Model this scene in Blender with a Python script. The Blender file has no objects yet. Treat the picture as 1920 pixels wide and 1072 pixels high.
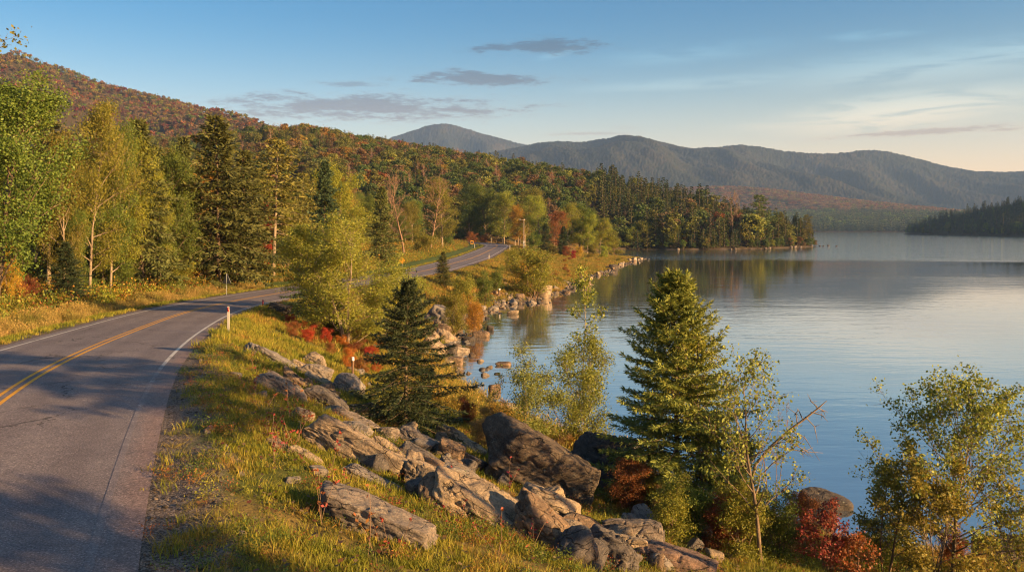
import bpy, math, random
import numpy as np
from mathutils import Vector, Matrix
rng = np.random.default_rng(11)
random.seed(11)
S = bpy.context.scene
COL = S.collection
R = math.radians

# ------------------------------------------------------------------ camera
CAMZ = 10.0
HOR = 428.0          # photograph row of the horizon
FPX = 1600.0         # focal length in photograph pixels
cam_d = bpy.data.cameras.new("camera"); cam = bpy.data.objects.new("camera", cam_d); COL.objects.link(cam)
cam_d.sensor_width = 36; cam_d.lens = 30.0; cam_d.shift_y = -(536 - HOR) / 1920
cam_d.clip_start = 0.1; cam_d.clip_end = 30000
cam.location = (0, 0, CAMZ); cam.rotation_euler = (R(90), 0, 0)
S.camera = cam

# ------------------------------------------------------------------ sun, sky, exposure
SUN_EL = 14.0
SUN_AZ = 30.0        # degrees behind the +X axis, the sun stands to the right and a little behind the camera
SUN_STRENGTH = 5.0
SKY_STRENGTH = 0.062
EXPOSURE = 1.68
DENOISE = True
S.view_settings.view_transform = 'Standard'; S.view_settings.look = 'None'
S.view_settings.gamma = 1.0; S.view_settings.exposure = EXPOSURE
S.cycles.max_bounces = 6; S.cycles.diffuse_bounces = 3; S.cycles.glossy_bounces = 3
S.cycles.transmission_bounces = 3; S.cycles.volume_bounces = 0; S.cycles.caustics_reflective = False
S.cycles.use_denoising = DENOISE; S.cycles.pixel_filter_type = 'BLACKMAN_HARRIS'; S.cycles.filter_width = 1.15

sl = bpy.data.lights.new("sun", 'SUN'); so = bpy.data.objects.new("sun", sl); COL.objects.link(so)
sl.energy = SUN_STRENGTH; sl.angle = R(0.5); sl.color = (1.0, 0.63, 0.27)
sv = Vector((math.cos(R(SUN_EL)) * math.cos(R(SUN_AZ)), -math.cos(R(SUN_EL)) * math.sin(R(SUN_AZ)), math.sin(R(SUN_EL))))
so.rotation_euler = sv.to_track_quat('Z', 'Y').to_euler(); so.location = (60, -30, 80)


class NT:
    """small helper for node trees"""
    def __init__(s, tree):
        s.t = tree; s.n = tree.nodes; s.l = tree.links

    def node(s, kind, **kw):
        n = s.n.new(kind)
        for k, v in kw.items():
            setattr(n, k, v)
        return n

    def put(s, sock, v):
        if isinstance(v, bpy.types.NodeSocket):
            s.l.new(v, sock)
        elif isinstance(v, (tuple, list)) and len(v) == 3 and sock.type == 'RGBA':
            sock.default_value = (*v, 1)
        else:
            sock.default_value = v

    def math(s, op, a, b=0.0, c=None, clamp=False):
        n = s.node('ShaderNodeMath', operation=op); n.use_clamp = clamp
        s.put(n.inputs[0], a); s.put(n.inputs[1], b)
        if c is not None: s.put(n.inputs[2], c)
        return n.outputs[0]

    def vmath(s, op, a, b=(0, 0, 0)):
        n = s.node('ShaderNodeVectorMath', operation=op)
        s.put(n.inputs[0], a); s.put(n.inputs[1], b)
        return n.outputs[0]

    def mix(s, f, a, b, blend='MIX'):
        n = s.node('ShaderNodeMix', data_type='RGBA', blend_type=blend)
        s.put(n.inputs[0], f); s.put(n.inputs[6], a); s.put(n.inputs[7], b)
        return n.outputs[2]

    def sstep(s, x, lo, hi, a=0.0, b=1.0):
        n = s.node('ShaderNodeMapRange', interpolation_type='SMOOTHSTEP')
        s.put(n.inputs[0], x); s.put(n.inputs[1], lo); s.put(n.inputs[2], hi); s.put(n.inputs[3], a); s.put(n.inputs[4], b)
        return n.outputs[0]

    def noise(s, vec, scale, detail=3.0, rough=0.5, dist=0.0):
        n = s.node('ShaderNodeTexNoise')
        if vec is not None: s.put(n.inputs['Vector'], vec)
        s.put(n.inputs['Scale'], scale); s.put(n.inputs['Detail'], detail); s.put(n.inputs['Roughness'], rough); s.put(n.inputs['Distortion'], dist)
        return n.outputs['Fac']

    def scale(s, vec, sc):
        return s.vmath('MULTIPLY', vec, sc)

    def ramp(s, f, stops, interp='LINEAR'):
        n = s.node('ShaderNodeValToRGB'); cr = n.color_ramp; cr.interpolation = interp
        while len(cr.elements) < len(stops): cr.elements.new(0.5)
        for e, (p, c) in zip(cr.elements, stops):
            e.position = p; e.color = (*c, 1)
        s.put(n.inputs[0], f)
        return n.outputs[0]

    def bump(s, h, strength, dist):
        n = s.node('ShaderNodeBump')
        s.put(n.inputs['Height'], h); s.put(n.inputs['Strength'], strength); s.put(n.inputs['Distance'], dist)
        return n.outputs[0]


W = bpy.data.worlds.new("World"); S.world = W; W.use_nodes = True
w = NT(W.node_tree); w.n.clear()
sky = w.node('ShaderNodeTexSky', sky_type='NISHITA'); sky.sun_disc = False
sky.sun_elevation = R(SUN_EL); sky.sun_rotation = R(90 + SUN_AZ)
sky.air_density = 1.0; sky.dust_density = 1.2; sky.ozone_density = 2.2; sky.altitude = 300
tc = w.node('ShaderNodeTexCoord'); gen = tc.outputs['Generated']
sx = w.node('ShaderNodeSeparateXYZ'); w.put(sx.inputs[0], gen)
az = w.math('MULTIPLY', w.math('ARCTAN2', sx.outputs[0], sx.outputs[1]), 57.2958)
el = w.math('MULTIPLY', w.math('ARCSINE', sx.outputs[2]), 57.2958)
cb = w.node('ShaderNodeCombineXYZ'); w.put(cb.inputs[0], az); w.put(cb.inputs[1], el)
ae = cb.outputs[0]
nz1 = w.noise(w.scale(ae, (0.28, 1.5, 1)), 1.0, 6.0, 0.62, 0.35)
nz2 = w.noise(w.scale(ae, (0.9, 4.5, 1)), 1.0, 5.0, 0.65, 0.3)
nz4 = w.noise(w.scale(ae, (2.2, 13.0, 1)), 1.0, 6.0, 0.7, 0.5)
nzc = w.math('ADD', w.math('MULTIPLY', nz1, 0.5), w.math('ADD', w.math('MULTIPLY', nz2, 0.3), w.math('MULTIPLY', nz4, 0.2)))


def ell(px, py, rx, ry, tilt=0.0):
    """soft ellipse round a compass direction and height over the horizon, sizes in degrees"""
    a0 = math.degrees(math.atan((px - 960) / FPX)); c = math.cos(R(a0))
    e0 = math.degrees(math.atan((HOR - py) / FPX * c))
    ra = rx / FPX * 57.3 * c * c; re = ry / FPX * 57.3 * c
    da = w.math('SUBTRACT', az, a0); de = w.math('SUBTRACT', w.math('SUBTRACT', el, e0), w.math('MULTIPLY', da, tilt))
    q = w.math('ADD', w.math('POWER', w.math('DIVIDE', da, ra), 2.0), w.math('POWER', w.math('DIVIDE', de, re), 2.0))
    return w.math('SQRT', q)


def cmax(lst):
    o = lst[0]
    for k in lst[1:]: o = w.math('MAXIMUM', o, k)
    return o


dark = []
for px, py, rx, ry, tl, amt in [(680, 202, 300, 26, 0.01, 1), (900, 147, 150, 15, -0.02, 1), (1020, 87, 125, 15, 0.02, .95),
                                (655, 159, 65, 6, 0, .7), (905, 220, 45, 4, 0, .5), (1105, 251, 80, 4, 0, .6),
                                (1720, 248, 210, 7, 0.035, .75), (865, 181, 30, 4, 0, .4), (1890, 243, 60, 4, 0.02, .7), (1180, 240, 30, 3, 0, .35)]:
    d = ell(px, py, rx, ry, tl)
    dd = w.math('ADD', d, w.math('MULTIPLY', w.math('SUBTRACT', nzc, 0.5), 5.2))
    dark.append(w.math('MULTIPLY', w.sstep(dd, 1.35, 0.25), amt))
darkm = cmax(dark)
cir = []
for px, py, rx, ry, tl, amt in [(1640, 66, 130, 12, 0.0, .65), (1740, 120, 420, 48, 0.03, .75), (1300, 100, 230, 22, 0.05, .5), (1700, 205, 330, 48, 0.07, .95),
                                (1050, 100, 55, 10, 0.25, .7), (1330, 155, 330, 16, 0.03, .5), (1900, 95, 260, 36, 0.04, .8), (1560, 230, 260, 16, 0.02, .45)]:
    d = ell(px, py, rx, ry, tl)
    cir.append(w.math('MULTIPLY', w.sstep(d, 1.1, 0.1), amt))
nz3 = w.noise(w.scale(w.vmath('ADD', ae, (31, 7, 0)), (0.16, 1.3, 1)), 1.0, 7.0, 0.6, 0.9)
cirm = w.math('MULTIPLY', cmax(cir), w.sstep(nz3, 0.31, 0.57))
warm = w.sstep(el, 0.0, 11.0, 1.0, 0.0)
glow = w.math('MULTIPLY', w.sstep(el, 1.0, 15.0, 1.0, 0.0), w.sstep(az, -30.0, 28.0, 0.45, 1.0))
skc = w.mix(1.0, sky.outputs[0], w.mix(w.sstep(el, 17.0, 34.0), w.mix(w.sstep(el, 2.5, 15.5), (1.0, 1.0, 0.98), (0.22, 0.63, 0.80)), (1.0, 1.06, 1.04)), 'MULTIPLY')
skc = w.mix(glow, skc, w.mix(1.0, skc, (2.75, 1.5, 0.9), 'MULTIPLY'))
skc = w.mix(darkm, skc, w.mix(1.0, skc, w.mix(w.sstep(darkm, 0.25, 0.85), (1.02, 0.86, 0.82), (0.66, 0.50, 0.50)), 'MULTIPLY'))
skc = w.mix(cirm, skc, w.mix(1.0, skc, w.mix(warm, (1.75, 1.5, 1.34), (1.6, 1.25, 1.0)), 'MULTIPLY'))
bg = w.node('ShaderNodeBackground'); w.put(bg.inputs[0], skc); w.put(bg.inputs[1], SKY_STRENGTH)
wo = w.node('ShaderNodeOutputWorld'); w.l.new(bg.outputs[0], wo.inputs[0])


# ------------------------------------------------------------------ numpy noise
def _hash(ix, iy, iz):
    h = (ix.astype(np.int64) * 374761393 + iy.astype(np.int64) * 668265263 + iz.astype(np.int64) * 2147483647 * 3) & 0xFFFFFFFF
    h = ((h ^ (h >> 13)) * 1274126177) & 0xFFFFFFFF
    h = (h ^ (h >> 16)) & 0xFFFFFF
    return h / float(0xFFFFFF)


def vnoise(x, y, z=None):
    x = np.asarray(x, float); y = np.asarray(y, float)
    z = np.zeros_like(x) if z is None else np.asarray(z, float)
    i, j, k = np.floor(x), np.floor(y), np.floor(z)
    fx, fy, fz = x - i, y - j, z - k
    fx = fx * fx * (3 - 2 * fx); fy = fy * fy * (3 - 2 * fy); fz = fz * fz * (3 - 2 * fz)
    o = 0
    for a in (0, 1):
        for b in (0, 1):
            for c in (0, 1):
                wgt = (fx if a else 1 - fx) * (fy if b else 1 - fy) * (fz if c else 1 - fz)
                o = o + wgt * _hash(i + a, j + b, k + c)
    return o * 2 - 1


def fbm(x, y, z=None, oct=4, gain=0.5):
    a, f, o = 1.0, 1.0, 0
    for q in range(oct):
        o = o + a * vnoise(x * f + 17.3 * q, y * f - 9.1 * q, None if z is None else z * f + 3.7 * q)
        a *= gain; f *= 2.03
    return o


def smooth(x, a, b):
    t = np.clip((x - a) / (b - a), 0, 1)
    return t * t * (3 - 2 * t)


# ------------------------------------------------------------------ plan of the place: road line and lake outline
def catmull(P, step):
    P = np.asarray(P, float); out = []
    Q = np.vstack([2 * P[0] - P[1], P, 2 * P[-1] - P[-2]])
    for i in range(1, len(Q) - 2):
        p0, p1, p2, p3 = Q[i - 1], Q[i], Q[i + 1], Q[i + 2]
        n = max(2, int(np.linalg.norm(p2[:2] - p1[:2]) / step))
        for t in np.linspace(0, 1, n, endpoint=False):
            out.append(0.5 * ((2 * p1) + (-p0 + p2) * t + (2 * p0 - 5 * p1 + 4 * p2 - p3) * t * t + (-p0 + 3 * p1 - 3 * p2 + p3) * t ** 3))
    out.append(P[-1])
    return np.array(out)


ROAD_C = [(7.5, -30, 6.1), (0.2, -12, 5.95), (-4.6, 0, 5.85), (-8.75, 10.4, 5.8), (-12.6, 21, 5.78), (-15.3, 29.5, 5.5), (-19.1, 43, 4.8), (-22.4, 58, 4.2),
          (-23.4, 70, 3.9), (-22.3, 84, 3.7), (-18.3, 105, 3.58), (-13.9, 125, 3.55), (-12.4, 140, 3.5), (-10.6, 164, 3.45), (-8.5, 191, 3.5),
          (-6.4, 240, 3.75), (-5.0, 272, 4.1), (-5.4, 290, 4.35), (-9.5, 304, 4.65), (-18, 312, 4.95), (-32, 320, 5.2), (-60, 334, 5.6), (-120, 372, 7)]
ROAD = catmull(ROAD_C, 1.6)
for _ in range(2):
    ROAD[1:-1] = 0.25 * ROAD[:-2] + 0.5 * ROAD[1:-1] + 0.25 * ROAD[2:]
HW = 3.9

NEAR_SHORE = [(32, -40), (27, -4), (24, 10), (19.5, 19), (15.5, 25), (11.5, 26.6), (9.2, 28.6), (6.9, 32.2), (4.2, 38), (1.2, 43.5), (-1.6, 49), (-3.3, 55), (-4.6, 62), (-5.3, 72), (-5.1, 84), (-4.4, 94),
              (-2.0, 105), (1.4, 114), (6.0, 126), (10.3, 142), (14.2, 165), (19, 187), (24, 209), (31, 238), (36, 258), (40.5, 272),
              (42, 282), (39, 305), (36, 350), (44, 395), (54, 409), (70, 405), (86, 401), (113, 408), (141, 436), (158, 458), (168, 472),
              (165, 492), (130, 560), (105, 640), (150, 900), (350, 1600), (520, 2290)]
sh = catmull(np.array(NEAR_SHORE), 3.0)
jag = fbm(sh[:, 0] * 0.35, sh[:, 1] * 0.35, oct=3)
dtan = np.gradient(sh, axis=0); dtan /= np.linalg.norm(dtan, axis=1)[:, None] + 1e-9
amp = np.clip(sh[:, 1] / 130, 0.35, 1.6)
sh = sh + np.stack([dtan[:, 1], -dtan[:, 0]], 1) * (jag * amp)[:, None]
FAR_SHORE = [(760, 2300), (1150, 2290), (735, 1520), (640, 1390), (628, 1330), (640, 1230), (632, 1130), (617, 1030), (640, 900), (800, 500), (900, -40)]
fs = catmull(np.array(FAR_SHORE), 25.0)
fs[:, 0] += 9 * fbm(fs[:, 0] * .02, fs[:, 1] * .02, oct=3)
LAKE = np.vstack([sh, fs])


def poly_dist(x, y, P, attr=None, closed=False):
    x = np.asarray(x, float); y = np.asarray(y, float)
    if x.size < 2500:
        A = P if closed else P[:-1]; D = (np.roll(P, -1, 0) - P)[:len(A)]
        L2 = np.maximum((D ** 2).sum(1), 1e-9)
        dx = x[:, None] - A[None, :, 0]; dy = y[:, None] - A[None, :, 1]
        t = np.clip((dx * D[:, 0] + dy * D[:, 1]) / L2, 0, 1)
        d2 = (dx - t * D[:, 0]) ** 2 + (dy - t * D[:, 1]) ** 2
        i = d2.argmin(1); r = np.arange(len(x)); ti = t[r, i]
        v = np.zeros(x.shape) if attr is None else attr[i] * (1 - ti) + attr[(i + 1) % len(P)] * ti
        return np.sqrt(d2[r, i]), D[i, 0] * dy[r, i] - D[i, 1] * dx[r, i], v
    best = np.full(x.shape, 1e18); side = np.zeros(x.shape); val = np.zeros(x.shape)
    A = P; B = np.roll(P, -1, 0)
    n = len(P) if closed else len(P) - 1
    for i in range(n):
        ax, ay = A[i, 0], A[i, 1]; bx, by = B[i, 0] - ax, B[i, 1] - ay
        L2 = bx * bx + by * by
        if L2 < 1e-9: continue
        dx = x - ax; dy = y - ay
        t = np.clip((dx * bx + dy * by) / L2, 0, 1)
        ex = dx - t * bx; ey = dy - t * by
        d2 = ex * ex + ey * ey
        m = d2 < best
        best = np.where(m, d2, best)
        side = np.where(m, bx * dy - by * dx, side)
        if attr is not None:
            j = (i + 1) % len(P)
            val = np.where(m, attr[i] * (1 - t) + attr[j] * t, val)
    return np.sqrt(best), side, val


def in_poly(x, y, P):
    x = np.asarray(x, float); y = np.asarray(y, float)
    ins = np.zeros(x.shape, bool); n = len(P)
    if x.size < 2500:
        x1, y1 = P[:, 0], P[:, 1]; x2, y2 = np.roll(x1, -1), np.roll(y1, -1); dy = np.where(y2 == y1, 1e-9, y2 - y1)
        c = ((y1 > y[:, None]) != (y2 > y[:, None])) & (x[:, None] < (x2 - x1) * (y[:, None] - y1) / dy + x1)
        return c.sum(1) % 2 == 1
    for i in range(n):
        x1, y1 = P[i]; x2, y2 = P[(i + 1) % n]
        if y1 == y2: continue
        c = ((y1 > y) != (y2 > y)) & (x < (x2 - x1) * (y - y1) / (y2 - y1) + x1)
        ins ^= c
    return ins


def smoothed(px, v, lo=-900, hi=2900, sig=9):
    g = np.arange(lo, hi, 4.0); q = np.interp(g, px, v)
    k = np.exp(-0.5 * (np.arange(-30, 31) / sig) ** 2); k /= k.sum()
    return (g - 960) / FPX, np.convolve(np.pad(q, 30, mode='edge'), k, mode='valid')


# rows: direction (photo column), crest row in the photo, crest distance, foot distance, height of the trees on it
H1 = np.array([(-800, 240, 900, 300, 12), (-400, 262, 900, 280, 12), (0, 285, 860, 270, 12), (250, 262, 820, 260, 12), (400, 238, 800, 260, 20), (460, 228, 790, 270, 22), (560, 221, 770, 290, 23),
               (620, 226, 750, 300, 21), (700, 243, 720, 320, 18), (760, 258, 700, 330, 16), (850, 278, 660, 345, 14), (930, 290, 630, 350, 13), (1000, 301, 600, 355, 12),
               (1130, 323, 560, 385, 13), (1250, 341, 535, 408, 15), (1350, 357, 510, 412, 16), (1420, 378, 500, 425, 17), (1470, 405, 490, 440, 17), (1520, 430, 480, 470, 10), (1600, 440, 480, 470, 12), (2900, 440, 480, 470, 12)], float)
H2 = np.array([(-800, 20, 1800, 900, 8), (-400, 45, 1700, 900, 8), (0, 106, 1600, 900, 8), (100, 131, 1560, 900, 8), (200, 158, 1530, 900, 8), (300, 180, 1500, 900, 8), (400, 206, 1480, 900, 8), (480, 230, 1460, 900, 8),
               (600, 264, 1440, 900, 8), (700, 300, 1420, 900, 8), (800, 350, 1400, 900, 8), (900, 425, 1400, 900, 8), (1000, 440, 1400, 900, 8), (2900, 440, 1400, 900, 8)], float)
H3 = np.array([(-800, 400, 3500, 2500, 8), (1000, 400, 3500, 2500, 8), (1250, 352, 3500, 2700, 8), (1370, 350, 3500, 2800, 8), (1440, 353, 3500, 2800, 8), (1500, 362, 3450, 2750, 8), (1570, 371, 3400, 2700, 8), (1640, 380, 3350, 2650, 8),
               (1700, 385, 3300, 2600, 8), (1760, 390, 3250, 2600, 8), (1850, 402, 3200, 2600, 8), (2200, 404, 3200, 2600, 8), (2900, 400, 3200, 2600, 8)], float)


class Ridge:
    def __init__(s, T, back, power, nz):
        cz = CAMZ + (HOR - T[:, 1]) * T[:, 2] / FPX - T[:, 4]
        s.u, s.cz = smoothed(T[:, 0], cz); _, s.yc = smoothed(T[:, 0], T[:, 2]); _, s.yf = smoothed(T[:, 0], T[:, 3])
        s.back = back; s.power = power; s.nz = nz

    def z(s, x, y):
        u = x / np.maximum(y, 60.0)
        cz = np.interp(u, s.u, s.cz); yc = np.interp(u, s.u, s.yc); yf = np.interp(u, s.u, s.yf)
        t = np.clip((y - yf) / (yc - yf), 0, 1)
        f = 1 - (1 - t) ** s.power
        b = np.clip((y - yc) / s.back, 0, 1); f = f * (1 - b * b * (3 - 2 * b))
        f = f * (1 + s.nz * fbm(x / 140.0, y / 140.0, oct=3) * np.clip(4 * t * (1 - t), 0, 1))
        return np.where(y > 60, np.maximum(cz, 0) * f, 0)


R1 = Ridge(H1, 420, 1.45, 0.09); R2 = Ridge(H2, 900, 1.35, 0.14); R3 = Ridge(H3, 900, 1.3, 0.1)


def ground(x, y, full=False):
    x = np.atleast_1d(np.asarray(x, float)); y = np.atleast_1d(np.asarray(y, float))
    dr, side, zr = poly_dist(x, y, ROAD[:, :2], ROAD[:, 2])
    ds, _, _ = poly_dist(x, y, LAKE, closed=True)
    ins = in_poly(x, y, LAKE)
    left = side > 0
    off = np.maximum(dr - 4.9, 0)
    z = zr * ds / (ds + off + 1e-6)
    t = off / (ds + off + 1e-6)
    z = z - np.where(left, 0, 0.35 * np.sin(np.pi * np.clip(t, 0, 1)) ** 2 * np.clip(zr / 5, 0, 1))
    z = np.where(left, zr + (z - zr) * 0.15 - 0.45 * np.exp(-((dr - 7.0) / 1.3) ** 2) + 4.0 * smooth(dr, 9, 70), z)
    far = smooth(dr, 60, 140)
    shelf = np.minimum(ds * 0.22, 1.6 + 0.02 * ds)
    shelf = np.where((x > 450) & (y > 500) & (y < 2000), np.minimum(ds * 0.24, 46.0), shelf)
    shelf = np.where((y > 2100) & (x > 450), np.minimum(ds * 0.11, 42), shelf)
    z = z * (1 - far) + shelf * far
    hills = np.maximum(np.maximum(R1.z(x, y), R2.z(x, y)), R3.z(x, y)) * smooth(ds, 0, 60) * smooth(dr, 5, 60)
    z = np.maximum(z, 0) * (1 - smooth(hills, 0, 28)) + hills
    # unseen hill added beyond the right edge, sized to shade the far headland
    z = z + 345 * np.exp(-(((x - 1750) / 330) ** 2 + ((y - 640) / 230) ** 2)) * (~ins)
    rough = smooth(dr, 4.4, 6.5)
    z = z + rough * (0.10 * fbm(x / 2.6, y / 2.6, oct=3) + 0.05 * fbm(x / .55, y / .55, oct=2)) * np.clip(ds / 1.5, 0.2, 1)
    z = np.where(dr < 4.35, zr - 0.03, np.where(dr < 4.9, np.minimum(z, zr - 0.02), z))
    z = np.where(ins, np.maximum(-0.32 * ds, -4.0) - 0.02, z)
    if full:
        return z, dict(dr=dr, ds=ds, ins=ins, left=left, hills=hills, t=t)
    return z


def gz(x, y):
    return float(ground(x, y)[0])


_YS = np.geomspace(9, 3000, 700)


def hit(px, py):
    """where the line of sight through a photo pixel meets the ground (or the lake)"""
    ux = (px - 960) / FPX; uz = (HOR - py) / FPX
    z = np.maximum(ground(ux * _YS, _YS), 0.0)
    below = CAMZ + uz * _YS <= z
    if not below.any(): return ux * 400, 400.0, gz(ux * 400, 400.0)
    i = int(np.argmax(below)); lo, hi = _YS[max(i - 1, 0)], _YS[i]
    ys = np.linspace(lo, hi, 30); z = np.maximum(ground(ux * ys, ys), 0)
    k = int(np.argmax(CAMZ + uz * ys <= z)); Y = ys[k]
    return ux * Y, Y, z[k]


# ------------------------------------------------------------------ mesh building
class MB:
    def __init__(s):
        s.v = []; s.f = []; s.m = []; s.t = []; s.n = 0

    def add(s, v, f, mi=0, tint=0.5):
        v = np.asarray(v, float); f = np.asarray(f, int)
        if len(v) == 0: return
        s.v.append(v); s.f.append(f + s.n); s.m.append(np.full(len(f), mi)); s.n += len(v)
        s.t.append(np.full(len(v), tint) if np.isscalar(tint) else np.asarray(tint, float))

    def kites(s, c, d, n, L, Wd, mi=0, tint=None):
        N = len(c)
        if N == 0: return
        sd = np.cross(d, n); sd /= np.linalg.norm(sd, axis=1)[:, None] + 1e-9
        L = np.broadcast_to(L, (N,))[:, None]; Wd = np.broadcast_to(Wd, (N,))[:, None]
        V = np.stack([c, c + d * L * .45 + sd * Wd * .5, c + d * L, c + d * L * .45 - sd * Wd * .5], 1).reshape(-1, 3)
        F = np.arange(N * 4).reshape(N, 4)
        if tint is None: tint = rng.random(N)
        s.add(V, F, mi, np.repeat(tint, 4))

    def tube(s, P, r, sides=5, mi=0, tint=0.5, cap=False):
        P = np.asarray(P, float); n = len(P); r = np.broadcast_to(r, (n,))
        T = np.gradient(P, axis=0); T /= np.linalg.norm(T, axis=1)[:, None] + 1e-9
        ref = np.array([0.31, 0.17, 0.93]) if abs(T[0][2]) < 0.8 else np.array([0.93, 0.21, 0.1])
        U = np.cross(T, ref); U /= np.linalg.norm(U, axis=1)[:, None] + 1e-9
        Vv = np.cross(T, U)
        a = np.linspace(0, 2 * np.pi, sides, endpoint=False)
        ring = P[:, None, :] + r[:, None, None] * (np.cos(a)[None, :, None] * U[:, None, :] + np.sin(a)[None, :, None] * Vv[:, None, :])
        i = np.arange(n - 1)[:, None] * sides; j = np.arange(sides)[None, :]; k = (j + 1) % sides
        F = np.stack([i + j, i + k, i + sides + k, i + sides + j], -1).reshape(-1, 4)
        s.add(ring.reshape(-1, 3), F, mi, tint)
        if cap:
            top = np.vstack([ring[-1], P[-1][None]]); jj = np.arange(sides)
            s.add(top, np.stack([jj, (jj + 1) % sides, np.full(sides, sides)], 1), mi, tint)

    def box(s, c, d, mi=0, M=None):
        c = np.array(c, float); h = np.array(d, float) / 2
        V = np.array([(a, b, e) for a in (-1, 1) for b in (-1, 1) for e in (-1, 1)], float) * h
        if M is not None: V = V @ np.array(M).T
        F = [(0, 1, 3, 2), (4, 6, 7, 5), (0, 4, 5, 1), (2, 3, 7, 6), (0, 2, 6, 4), (1, 5, 7, 3)]
        s.add(V + c, F, mi)

    def prism(s, pts, y0, y1, mi=0):
        """outline in x,z extruded along y"""
        pts = np.asarray(pts, float); n = len(pts)
        A = np.stack([pts[:, 0], np.full(n, y0), pts[:, 1]], 1); B = A.copy(); B[:, 1] = y1
        j = np.arange(n); k = (j + 1) % n
        s.add(np.vstack([A, B]), np.stack([j, k, k + n, j + n], 1), mi)
        for P, flip in ((A, False), (B, True)):
            c = P.mean(0)[None]; V = np.vstack([P, c])
            f = np.stack([k, j, np.full(n, n)], 1) if not flip else np.stack([j, k, np.full(n, n)], 1)
            s.add(V, f, mi)

    def mesh(s, name, mats, smooth_=False):
        me = bpy.data.meshes.new(name)
        V = np.vstack(s.v); nv = len(V)
        me.vertices.add(nv); me.vertices.foreach_set("co", V.ravel())
        tot = np.concatenate([np.full(len(f), f.shape[1]) for f in s.f]); idx = np.concatenate([f.ravel() for f in s.f])
        me.loops.add(len(idx)); me.loops.foreach_set("vertex_index", idx.astype(np.int32))
        me.polygons.add(len(tot)); st = np.concatenate([[0], np.cumsum(tot)[:-1]])
        me.polygons.foreach_set("loop_start", st.astype(np.int32))
        me.polygons.foreach_set("material_index", np.concatenate(s.m).astype(np.int32))
        if smooth_: me.polygons.foreach_set("use_smooth", np.ones(len(tot), bool))
        at = me.attributes.new("tint", 'FLOAT', 'POINT'); at.data.foreach_set("value", np.concatenate(s.t).astype(np.float32))
        for m in mats: me.materials.append(m)
        me.update(calc_edges=True); me.validate()
        return me


def tag(o, label=None, cat=None, group=None, kind=None):
    if label: o['label'] = label
    if cat: o['category'] = cat
    if group: o['group'] = group
    if kind: o['kind'] = kind
    return o


def link(name, me, parent=None, color=None):
    o = bpy.data.objects.new(name, me); COL.objects.link(o)
    if parent is not None: o.parent = parent
    if color is not None: o.color = (*color, 1)
    return o


def empty(name, loc, rz=0.0, sc=1.0):
    o = bpy.data.objects.new(name, None); COL.objects.link(o); o.empty_display_size = 0.3
    o.location = loc; o.rotation_euler = (0, 0, rz); o.scale = (sc, sc, sc) if np.isscalar(sc) else sc
    return o


# ------------------------------------------------------------------ materials
def new_mat(name):
    m = bpy.data.materials.new(name); m.use_nodes = True
    t = NT(m.node_tree); t.n.clear()
    out = t.node('ShaderNodeOutputMaterial')
    return m, t, out


def principled(t, out, color, rough=0.8, spec=0.3, normal=None, **kw):
    b = t.node('ShaderNodeBsdfPrincipled')
    t.put(b.inputs['Base Color'], color); t.put(b.inputs['Roughness'], rough); t.put(b.inputs['Specular IOR Level'], spec)
    if normal is not None: t.put(b.inputs['Normal'], normal)
    for k, v in kw.items(): t.put(b.inputs[k], v)
    t.l.new(b.outputs[0], out.inputs[0])
    return b


def simple_mat(name, color, rough=0.6, spec=0.3, var=0.15, nscale=8.0, metal=0.0, bump=0.0):
    m, t, out = new_mat(name)
    oc = t.node('ShaderNodeTexCoord').outputs['Object']
    nz = t.noise(oc, nscale, 5.0, 0.6)
    c = t.mix(nz, tuple(k * (1 - var) for k in color), tuple(min(1, k * (1 + var)) for k in color))
    nm = t.bump(nz, 0.4, bump) if bump else None
    principled(t, out, c, rough, spec, nm, Metallic=metal)
    return m


def leaf_mat(name, transl=0.35, hue=0.03, lo=0.55, hi=1.5, spec=0.25):
    m, t, out = new_mat(name)
    oi = t.node('ShaderNodeObjectInfo')
    at = t.node('ShaderNodeAttribute', attribute_name='tint')
    tint = at.outputs['Fac']
    val = t.math('MULTIPLY_ADD', tint, hi - lo, lo)
    hs = t.node('ShaderNodeHueSaturation')
    t.put(hs.inputs['Color'], oi.outputs['Color'])
    h1 = t.math('MULTIPLY_ADD', t.math('SUBTRACT', oi.outputs['Random'], 0.5), hue, 0.5)
    t.put(hs.inputs['Hue'], t.math('MULTIPLY_ADD', t.math('SUBTRACT', tint, 0.5), -hue * 1.2, h1))
    t.put(hs.inputs['Value'], t.math('MULTIPLY', val, t.math('MULTIPLY_ADD', oi.outputs['Random'], 0.4, 0.8)))
    c = hs.outputs[0]
    b = t.node('ShaderNodeBsdfPrincipled'); t.put(b.inputs['Base Color'], c); t.put(b.inputs['Roughness'], 0.55); t.put(b.inputs['Specular IOR Level'], spec)
    tr = t.node('ShaderNodeBsdfTranslucent'); t.put(tr.inputs[0], t.mix(1.0, c, (1.25, 1.15, 0.6), 'MULTIPLY'))
    mx = t.node('ShaderNodeMixShader'); t.put(mx.inputs[0], transl)
    t.l.new(b.outputs[0], mx.inputs[1]); t.l.new(tr.outputs[0], mx.inputs[2]); t.l.new(mx.outputs[0], out.inputs[0])
    return m


def bark_mat(name, c1, c2, sc=(14, 14, 3), bump=0.02):
    m, t, out = new_mat(name)
    oc = t.node('ShaderNodeTexCoord').outputs['Object']
    nz = t.noise(t.scale(oc, sc), 1.0, 5.0, 0.65, 0.4)
    c = t.ramp(nz, [(0.3, c1), (0.7, c2)])
    principled(t, out, c, 0.9, 0.15, t.bump(nz, 0.6, bump))
    return m


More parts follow.
